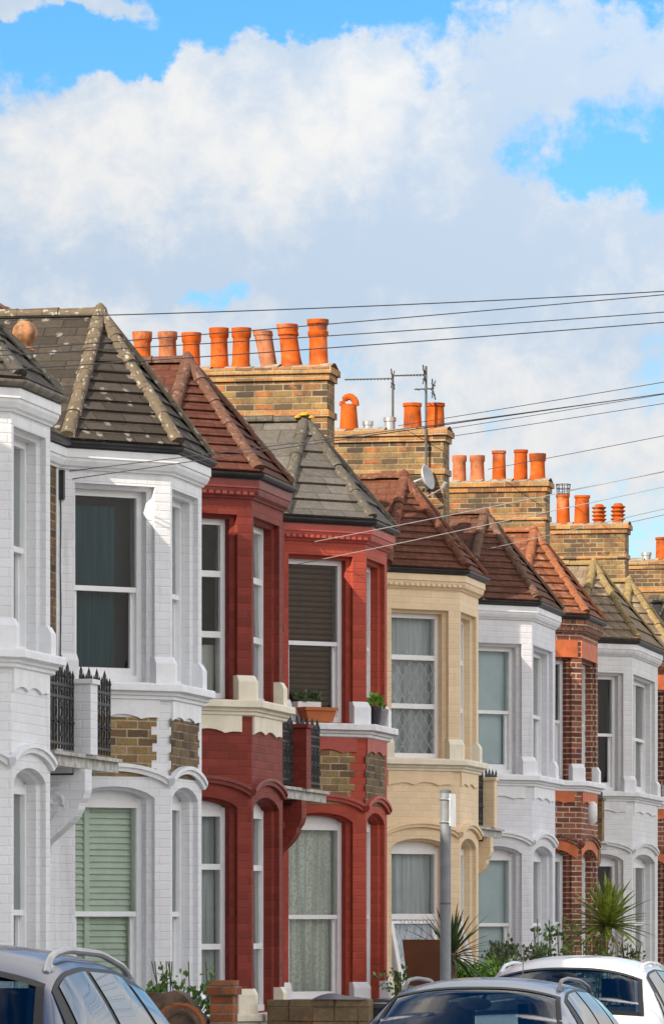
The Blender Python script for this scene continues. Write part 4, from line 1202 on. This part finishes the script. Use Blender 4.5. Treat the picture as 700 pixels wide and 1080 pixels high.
# ------------------------------------------------------------------ grey post with a sign
yq = 41.3; xq = x_from_px(469.5, yq); zq = z_from_py(835, xq, yq)
T = thing('sign_post', 'grey metal sign post with a small white plate at its top', 'sign post', (xq, yq, .12))
mb = MB(); mb.tube([(0,0,0),(0,0,zq-.12)], .045, 18); mb.build('post', plain('galvanised_grey', (.20,.21,.225), .55, .2, noise=.1, nscale=14), T, True)
mb = MB(); mb.lathe([(.048,0),(.048,.02),(.03,.03)], (0,0,zq-.13), 16); mb.build('cap', plain('dark_grey_cap', (.10,.11,.12), .6), T, True)
mb = MB(); zt_ = zq - .12 - .02
mb.box(.060,.064,-.16,.14,zt_-.27,zt_); sp = mb.build('sign_plate', plain('white_sign', (.80,.80,.78), .4, noise=.12, nscale=7), T)
for z in (zt_-.043, zt_-.233):
    mb = MB(); mb.box(.046,.0595,-.12,.10,z-.007,z+.008)
    mb.tube([(.052*cos(k*pi/8), .052*sin(k*pi/8), z) for k in range(17)], .008, 5, cap=False)
    mb.build('clamp', M_alu, T)
mb = MB(); mb.tube([(0,0,zt_-.92),(0,0,zt_-.905)], .0465, 18); mb.build('seam_ring', plain('dark_grey_cap', (.10,.11,.12), .6), T)

# ------------------------------------------------------------------ parked cars
def lerp_tab(tab, l):
    for (a, va), (b, vb) in zip(tab[:-1], tab[1:]):
        if l <= b: 
            t = (l-a)/(b-a); t = max(0, min(1, t)); return va + (vb-va)*t
    return tab[-1][1]
def smooth_tab(tab, l):
    return (lerp_tab(tab, l-.07) + 2*lerp_tab(tab, l) + lerp_tab(tab, l+.07))/4
def car(label, x_right, y_front, paint, cfg):
    Lc, W2 = cfg['len'], cfg['half']; top = cfg['top']; belt = cfg['belt']
    T = thing('parked_car', label, 'car', (x_right - W2, y_front, 0), 'cars parked along the kerb')
    lw0, lw1, lr0, lr1 = cfg['ws'] ; RH = cfg['roofhalf']; crown = cfg.get('crown', .055)
    def yb(l):
        e = min(1, l/.9)**.5; f = min(1, (Lc-l)/.7)**.5 if l < Lc else 0
        return W2*(.80 + .2*e)*(.84 + .16*f)
    def zt(l): return smooth_tab(top, l)
    def zb(l): return min(belt, zt(l)-.05)
    def yr(l):
        k = max(0, min(1, (zt(l)-belt)/(cfg['h']-belt)))
        f = min(1, max(0, (Lc-.1-l)/1.2))**.4
        return (yb(l)*.93)*(1-k) + RH*k*(.90+.10*f)
    def ze(l): return zb(l) + (zt(l)-zb(l))*.80 if zt(l)-belt < .25 else zt(l) - crown - .03
    def top_pt(l, q):
        q_ = abs(q); return Vector((yr(l)*q, l, ze(l) + (zt(l)-ze(l))*(1-q_**2.6)))
    def side_pt(l, f, s=1):
        return Vector((s*(yb(l) + (yr(l)-yb(l))*f + .035*sin(pi*f)), l, zb(l) + (ze(l)-zb(l))*f))
    ls = sorted(set([round(Lc*k/56, 4) for k in range(57)] + [lw0, lw1, lr0, lr1])); NS = len(ls)-1
    NQ, NF = 8, 7
    mb = MB()
    def ring(l):
        r = []
        lowz = .26
        for z_, k_ in ((lowz,.93),(.45,1.0),(.70,1.015)):
            zz = min(z_, zb(l)-.02); r.append(Vector((yb(l)*k_, l, zz)))
        for j in range(NF): r.append(side_pt(l, j/NF))
        for j in range(NQ+1): r.append(top_pt(l, 1 - j/NQ))
        full = r + [Vector((-p.x, p.y, p.z)) for p in r[-2::-1]]
        return full
    R = [ring(l) for l in ls]
    for i in range(NS):
        lm = (ls[i]+ls[i+1])/2; nr = len(R[0])
        for k in range(nr-1):
            if (lw0 < lm < lw1 or lr1 < lm < lr0) and 3+NF+1 <= k <= nr-1-(3+NF+1)-1: continue
            mb.face([R[i][k+1], R[i][k], R[i+1][k], R[i+1][k+1]])
        mb.face([R[i][0], R[i][-1], R[i+1][-1], R[i+1][0]])
    mb.face(R[0]); mb.face(R[-1][::-1])
    body = mb.build('body', paint, T, 'all')
    M_g = car_glass('dark_car_glass'); M_rub = plain('black_rubber', (.012,.012,.013), .5, spec=.15)
    # screens
    M_s = glass_mat('screen_glass', (.50,.60,.62), 1.5)
    def screen(name, la, lb, ka, kb, e):
        n1, n2 = 20, 28
        def P(i, j, grow, off):
            g = sgn(la, lb)
            l = la - grow*g + (lb - la + 2*grow*g)*i/n1
            q = (-1 + 2*j/n2)*((ka + (kb-ka)*i/n1) + grow)
            return top_pt(l, max(-1, min(1, q))) + Vector((0, off*e*1.2, off))
        m2 = MB()
        for i in range(n1):
            for j in range(n2): m2.face([P(i,j,0,.006), P(i,j+1,0,.006), P(i+1,j+1,0,.006), P(i+1,j,0,.006)])
        g = m2.build(name, M_s, T, 'all')
        edge = [(0,j) for j in range(n2)] + [(i,n2) for i in range(n1)] + [(n1,j) for j in range(n2,0,-1)] + [(i,0) for i in range(n1,0,-1)]
        m2 = MB()
        for (a, b), (c, d) in zip(edge, edge[1:]+edge[:1]):
            m2.face([P(a,b,.03,.006), P(c,d,.03,.006), P(c,d,-.025,.011), P(a,b,-.025,.011)])
        m2.build('screen_seal', M_rub, g)
        return g
    M_in = plain('dark_cabin_trim', (.035,.036,.04), .8, noise=.2)
    hr = cfg['h']
    m2 = MB(); m2.box(-W2*.78, W2*.78, lw0-.05, lw0+.45, belt-.10, belt-.02); m2.box(-W2*.8, W2*.8, lw0+.45, lr0-.3, .35, .40); m2.build('dashboard', M_in, T)
    for sx in (-.36, .36):
        for sy in (lw1+.35, lw1+1.2):
            m2 = MB()
            for z0, z1, hw, dy in ((.55, hr-.52, .23, 0), (hr-.52, hr-.44, .19, .03), (hr-.40, hr-.20, .12, .06)): m2.box(sx-hw, sx+hw, sy+dy, sy+dy+.11, z0, z1)
            for q in (-.05, .05): m2.tube([(sx+q, sy+.08, hr-.46),(sx+q, sy+.1, hr-.38)], .008, 5)
            m2.build('seat', M_in, T)
    m2 = MB(); m2.lathe([(.0,-.02),(.12,-.012),(.125,.012),(.0,.02)], (0,0,0), 14, cap=False)
    m2.v = [(x, lw1-.12 + z*1.2, hr-.19 + y*.38) for x, y, z in m2.v]; m2.build('rear_view_mirror', M_rub, T, True)
    def sgn(a, b): return 1 if b > a else -1
    ws = screen('windscreen', lw0, lw1, .93, .955, -1)
    screen('rear_screen', lr0, lr1, .9, .86, 1)
    # side glass
    for s in (1, -1):
        for nm, pats, mat, off in (('side_trim', [cfg['trim']], M_rub, .005), ('side_window', cfg['side'], M_g, .010)):
            for (b0, b1, t0, t1, f0, f1) in pats:
                m2 = MB(); n1, n2 = 28, 14
                def P(i, j):
                    f = f0 + (f1-f0)*j/n2; k = j/n2
                    a, b = b0 + (t0-b0)*k, b1 + (t1-b1)*k
                    return side_pt(a + (b-a)*i/n1, f, s) + Vector((s*off, 0, off*.3))
                for i in range(n1):
                    for j in range(n2):
                        q = [P(i,j), P(i+1,j), P(i+1,j+1), P(i,j+1)]
                        m2.face(q if s > 0 else q[::-1])
                m2.build(nm, mat, T, 'all')
        # roof rail
        a0, a1 = cfg['rail']; pts = []
        lift = cfg.get('raillift', .055)
        for k in range(25):
            t = k/24; l = a0 + (a1-a0)*t; e = min(1, sin(pi*t)*3.2)**.6
            p = top_pt(l, .985*s); pts.append(p + Vector((-s*.02, 0, .0 + lift*e)))
        m2 = MB(); m2.tube(pts, .016, 8)
        for tt in ([.0,1.] if not cfg.get('feet') else [.0,.5,1.]):
            p = top_pt(a0+(a1-a0)*tt, .985*s); m2.tube([p + Vector((-s*.02,-.09*(tt-.5),-.01)), p + Vector((-s*.02,.12*(.5-tt),lift*.6 if tt in (0,1) else lift))], .026, 8)
        m2.build('roof_rail', cfg.get('railmat', plain('satin_rail', (.30,.31,.32), .4, .5)), T, True)
        # mirror, headlight, wheels
        m2 = MB(); p = side_pt(lw0+.45, .08, s)
        m2.lathe([(.0,-.09),(.07,-.075),(.095,0),(.08,.07),(.0,.09)], (p.x+s*.13, p.y, p.z+.03), 12, cap=False); m2.build('door_mirror', paint, T, True)
        m2 = MB(); m2.lathe([(.02,0),(.10,.02),(.11,.07),(.03,.12)], (s*W2*.70, .06, .64), 12); m2.build('headlight', plain('clear_lens', (.7,.72,.75), .1), T, True)
        for wy in (.82, Lc-.85):
            m2 = MB(); m2.tube([(s*(W2-.20),wy,.32),(s*(W2+.005),wy,.32)], .32, 24); wh = m2.build('wheel', M_rub, T)
            m2 = MB(); m2.tube([(s*(W2-.02),wy,.32),(s*(W2+.015),wy,.32)], .20, 20); m2.build('rim', M_alu, wh)
    if cfg.get('aerial'):
        m2 = MB(); a = cfg['aerial']; p = top_pt(a[0], a[1]); m2.tube([p, p + Vector((0,.05,a[2]))], .004, 5); m2.build('aerial', M_iron, T)
    return T
def paint(name, col, metal=.35, rough=.3):
    return plain(name, col, rough, metal, noise=.03, nscale=3, coat=.5, spec=.25)
P_navy = paint('navy_metallic', (.016,.026,.06), .0)
P_blue = paint('blue_grey_metallic', (.045,.075,.13), .1, .28)
P_white = paint('white_car_paint', (.72,.73,.74), 0., .3)
P_dkrail = plain('dark_grey_rail', (.10,.10,.11), .35, .3)
suv = dict(len=4.4, half=.89, h=1.785, belt=1.12, roofhalf=.60, crown=.06,
  top=[(0,.78),(.15,.92),(1.15,1.13),(1.30,1.18),(2.0,1.685),(2.25,1.76),(2.6,1.785),(3.2,1.765),(3.7,1.685),(4.05,1.50),(4.3,1.10),(4.4,.8)],
  ws=(1.32,2.0,4.22,3.86), trim=(1.55,4.18,2.02,3.92,.04,.965),
  side=[(1.58,1.78,1.86,1.90,.06,.72),(1.84,2.62,2.12,2.66,.06,.93),(2.70,3.42,2.74,3.32,.06,.93),(3.50,4.05,3.40,3.80,.10,.90)],
  rail=(2.18,3.72), raillift=.05)
import copy
car1 = car('dark navy car with silver roof rails in the bottom left corner', -5.16+.29, 18.4, P_navy, suv)
est = copy.deepcopy(suv); est.update(h=1.47, belt=.96, half=.875, roofhalf=.60, crown=.05, railmat=P_dkrail, raillift=.065,
  top=[(0,.70),(.15,.82),(1.15,.96),(1.35,1.02),(2.05,1.38),(2.35,1.455),(2.8,1.47),(3.4,1.45),(3.9,1.38),(4.2,1.22),(4.45,.98),(4.55,.75)], len=4.55,
  ws=(1.42,2.1,4.42,4.0), trim=(1.6,4.3,2.1,4.05,.04,.965), rail=(2.3,3.9), aerial=(3.9,.1,.32),
  side=[(1.9,2.68,2.2,2.72,.06,.93),(2.76,3.5,2.8,3.42,.06,.93),(3.58,4.2,3.5,3.95,.10,.90)])
car2 = car('blue grey estate car with dark roof rails parked in front of the white car', -5.33+.27, 34.5, P_blue, est)
mpv = copy.deepcopy(suv); mpv.update(h=1.60, belt=1.0, half=.88, roofhalf=.62, crown=.075, railmat=plain('white_rail', (.7,.71,.72), .4), raillift=.035, feet=1,
  top=[(0,.78),(.15,.9),(1.0,1.05),(1.15,1.1),(1.85,1.49),(2.2,1.575),(2.7,1.60),(3.4,1.58),(3.9,1.50),(4.2,1.32),(4.4,1.0),(4.5,.8)], len=4.5, ws=(1.2,1.85,4.36,4.0), rail=(2.1,3.8), aerial=None)
car3 = car('white car with white roof rails, behind the blue grey car at the right edge', -5.5+.27, 40.6, P_white, mpv)

# ------------------------------------------------------------------ ground
def sheet(name, x0, x1, y0, y1, z, m):
    mb = MB(); mb.face([(x0,y0,z),(x1,y0,z),(x1,y1,z),(x0,y1,z)]); return tag(mb.build(name, m), kind='structure')
sheet('ground', -1500, 1500, -1500, 1500, -.02, plain('earth', (.16,.15,.12), .95, nscale=.4))
sheet('road', -6.6, 3.0, -60, 400, .0, plain('asphalt', (.09,.09,.09), .9, noise=.2, nscale=3, bump=.4))
mb = MB(); mb.box(-8.5, -6.75, -60, 400, -.01, .12); tag(mb.build('pavement', plain('paving_slabs', (.30,.29,.27), .9, noise=.15, nscale=2, bump=.3)), kind='structure')
mb = MB(); mb.box(-6.75, -6.6, -60, 400, -.01, .125); tag(mb.build('kerb', plain('granite_kerb', (.33,.32,.31), .85, noise=.15)), kind='structure')
mb = MB(); mb.box(3.0, 6.0, -60, 400, -.01, .12); tag(mb.build('pavement', plain('paving_slabs', (.30,.29,.27))), kind='structure')
mb = MB(); mb.box(MAIN-.5, -8.5, 30, 95, -.01, .10); tag(mb.build('front_garden', plain('garden_concrete', (.28,.27,.24), .95, noise=.3, nscale=1.5)), kind='structure')

# ------------------------------------------------------------------ sky and sun
SUN = Vector((-.385, -.75, .50)).normalized()       # towards the sun
W = bpy.data.worlds.new('World'); S.world = W; W.use_nodes = True
t = NT(W.node_tree); t.n.clear()
out = t.new('ShaderNodeOutputWorld'); bg = t.new('ShaderNodeBackground')
sky = t.new('ShaderNodeTexSky', sky_type='NISHITA'); sky.sun_disc = False
sky.sun_elevation = math.asin(SUN.z); sky.sun_rotation = math.atan2(SUN.x, SUN.y)
sky.altitude = 50; sky.air_density = 1.; sky.dust_density = .6; sky.ozone_density = 2.
d = t.new('ShaderNodeTexCoord').outputs['Generated']
dx, dy, dz = t.sep(d)
# azimuth from the axis of the street view and elevation, in units of 1.08 degrees
fwd = t.m('ADD', t.m('MULTIPLY', dx, -SP), t.m('MULTIPLY', dy, CP)); rgt = t.m('ADD', t.m('MULTIPLY', dx, CP), t.m('MULTIPLY', dy, SP))
az = t.m('MULTIPLY', t.m('ARCTAN2', rgt, fwd), 53.); el = t.m('MULTIPLY', t.m('ARCSINE', dz), 53.)
vec = t.xyz(az, el)
def warp(seed, scale, amp):
    v = t.xyz(t.m('ADD', az, seed), t.m('ADD', el, seed*.37))
    return t.m('MULTIPLY', t.m('SUBTRACT', t.noise(v, scale, 7, .6), .5), amp)
azw = t.m('ADD', az, t.m('ADD', warp(11.3, .55, 2.2), warp(47.1, 1.9, .9)))
elw = t.m('ADD', el, t.m('ADD', warp(83.7, .6, 1.2), warp(29.9, 1.9, .75)))
def blob(a, e, ra, re):
    qa = t.m('DIVIDE', t.m('SUBTRACT', azw, a), ra); qe = t.m('DIVIDE', t.m('SUBTRACT', elw, e), re)
    r2 = t.m('ADD', t.m('MULTIPLY', qa, qa), t.m('MULTIPLY', qe, qe))
    return t.m('POWER', 2.718, t.m('MULTIPLY', r2, -1.))
def total(lst):
    acc = None
    for a, e, ra, re, w in lst:
        q = t.m('MULTIPLY', blob(a, e, ra, re), w); acc = q if acc is None else t.m('ADD', acc, q)
    return acc
wob = t.noise(vec, .9, 6, .6, dist=.3)
big = t.noise(vec, .32, 8, .58, dist=.2)
far = t.smooth(t.m('MAXIMUM', t.m('ABSOLUTE', az), t.m('SUBTRACT', el, 4.)), 7., 16.)
cov = total([(-1.0,8.05,1.9,1.15,.75),(-.75,8.95,1.05,.42,.55),(-3.1,7.3,1.5,1.0,.6),(0,6.95,3.4,.7,.42),(1.5,7.5,1.2,1.1,.42),(2.4,9.2,1.5,.6,.40),(-3.0,9.75,1.3,.22,.75),(2.2,4.9,3.5,1.9,.34),(-2.6,6.3,1.4,.45,.3),(.4,6.6,1.2,.4,.2),(2.3,7.0,1.2,.7,.3),(-1.65,6.55,.28,.3,.35),
             (-.2,9.85,1.7,.46,-.9),(-2.5,9.15,1.1,.32,-.75),(-2.0,8.95,.5,.3,-.4),(3.2,7.9,.7,.45,-.34),(2.7,8.2,.5,.3,-.15),(-1.15,6.7,.65,.24,-.72),(.9,8.95,.6,.35,-.3),(3.4,9.75,.5,.3,-.4),(1.2,6.35,1.0,.25,-.2)])
cauli = t.noise(vec, 1.9, 10, .66, dist=.25)
D_near = t.m('ADD', t.m('ADD', cov, t.m('MULTIPLY', t.m('SUBTRACT', big, .5), .8)), t.m('ADD', t.m('MULTIPLY', t.m('SUBTRACT', wob, .5), .7), t.m('MULTIPLY', t.m('SUBTRACT', cauli, .5), .55)))
fn = t.noise(d, 2.6, 6, .55)
D_far = t.m('ADD', t.m('MULTIPLY', t.m('SUBTRACT', fn, .5), 1.6), t.smooth(dz, .62, .88, .24, -.02))
def lerp(f, a, b): return t.m('ADD', t.m('MULTIPLY', a, t.m('SUBTRACT', 1., f)), t.m('MULTIPLY', b, f))
D = lerp(far, D_near, D_far)
alpha = t.smooth(D, -.05, .25)
lit = total([(-1.2,8.1,1.5,.95,.62),(-3.2,7.9,1.3,.7,.4),(2.2,4.6,3.0,1.3,.45),(.8,8.6,.9,.6,.35),(-2.,6.35,1.,.3,.5),(1.,5.6,1.4,.6,.35),(2.9,3.8,1.5,.8,.3),
             (.8,6.95,1.6,.5,-.45),(-2.2,6.95,1.6,.4,-.4),(2.6,9.0,1.3,.7,-.25),(-3,9.85,1.2,.3,-.15)])
shade = t.m('ADD', t.m('ADD', .34, lit), t.m('ADD', t.m('MULTIPLY', t.m('SUBTRACT', wob, .5), 1.5), t.m('MULTIPLY', t.m('SUBTRACT', cauli, .5), 1.3)))
shade = lerp(far, t.smooth(shade, .12, 1.2), t.smooth(fn, .35, .6))
ccol = t.mix(shade, (.62,.755,.925), (1.0,.995,.985))
ccol = t.mix(far, ccol, t.mix(1., ccol, (1.06,.98,.90,1), 'MULTIPLY'))
# unseen clouds overhead and to the right boosted as added fill for the fronts
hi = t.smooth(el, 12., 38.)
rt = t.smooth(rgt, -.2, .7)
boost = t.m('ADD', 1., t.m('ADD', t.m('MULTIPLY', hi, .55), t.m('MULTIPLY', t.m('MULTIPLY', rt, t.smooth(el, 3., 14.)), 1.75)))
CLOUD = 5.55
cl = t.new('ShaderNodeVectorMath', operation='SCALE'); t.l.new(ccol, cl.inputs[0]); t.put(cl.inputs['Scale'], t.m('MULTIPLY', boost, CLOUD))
hs = t.new('ShaderNodeHueSaturation'); hs.inputs['Saturation'].default_value = 1.42; hs.inputs['Value'].default_value = 1.0
t.l.new(sky.outputs[0], hs.inputs['Color'])
gm = t.mix(1., hs.outputs[0], (.72,.95,1.10,1), 'MULTIPLY')
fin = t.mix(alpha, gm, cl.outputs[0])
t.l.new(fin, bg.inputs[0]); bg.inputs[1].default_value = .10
t.l.new(bg.outputs[0], out.inputs[0])
sl = bpy.data.lights.new('sun', 'SUN'); sl.energy = 5.0; sl.angle = radians(.5); sl.color = (1., .90, .74)
so = bpy.data.objects.new('sun', sl); COL.objects.link(so); so.location = (-40, -75, 50)
so.rotation_euler = (-SUN).to_track_quat('-Z', 'Y').to_euler()

# ------------------------------------------------------------------ camera
cd = bpy.data.cameras.new('camera'); cd.sensor_fit = 'VERTICAL'; cd.sensor_height = 36; cd.sensor_width = 24
cd.lens = 36 * FPX / 1080; cd.shift_y = (977-540)/1080; cd.clip_end = 5000; cd.clip_start = .5
cam = bpy.data.objects.new('camera', cd); COL.objects.link(cam); cam.location = (0, 0, CAMZ); cam.rotation_euler = (radians(90), 0, PHI)
S.camera = cam
S.view_settings.view_transform = 'Standard'; S.view_settings.look = 'None'; S.view_settings.exposure = .60; S.view_settings.gamma = 1
S.view_settings.use_curve_mapping = False
S.cycles.max_bounces = 8; S.cycles.transparent_max_bounces = 12
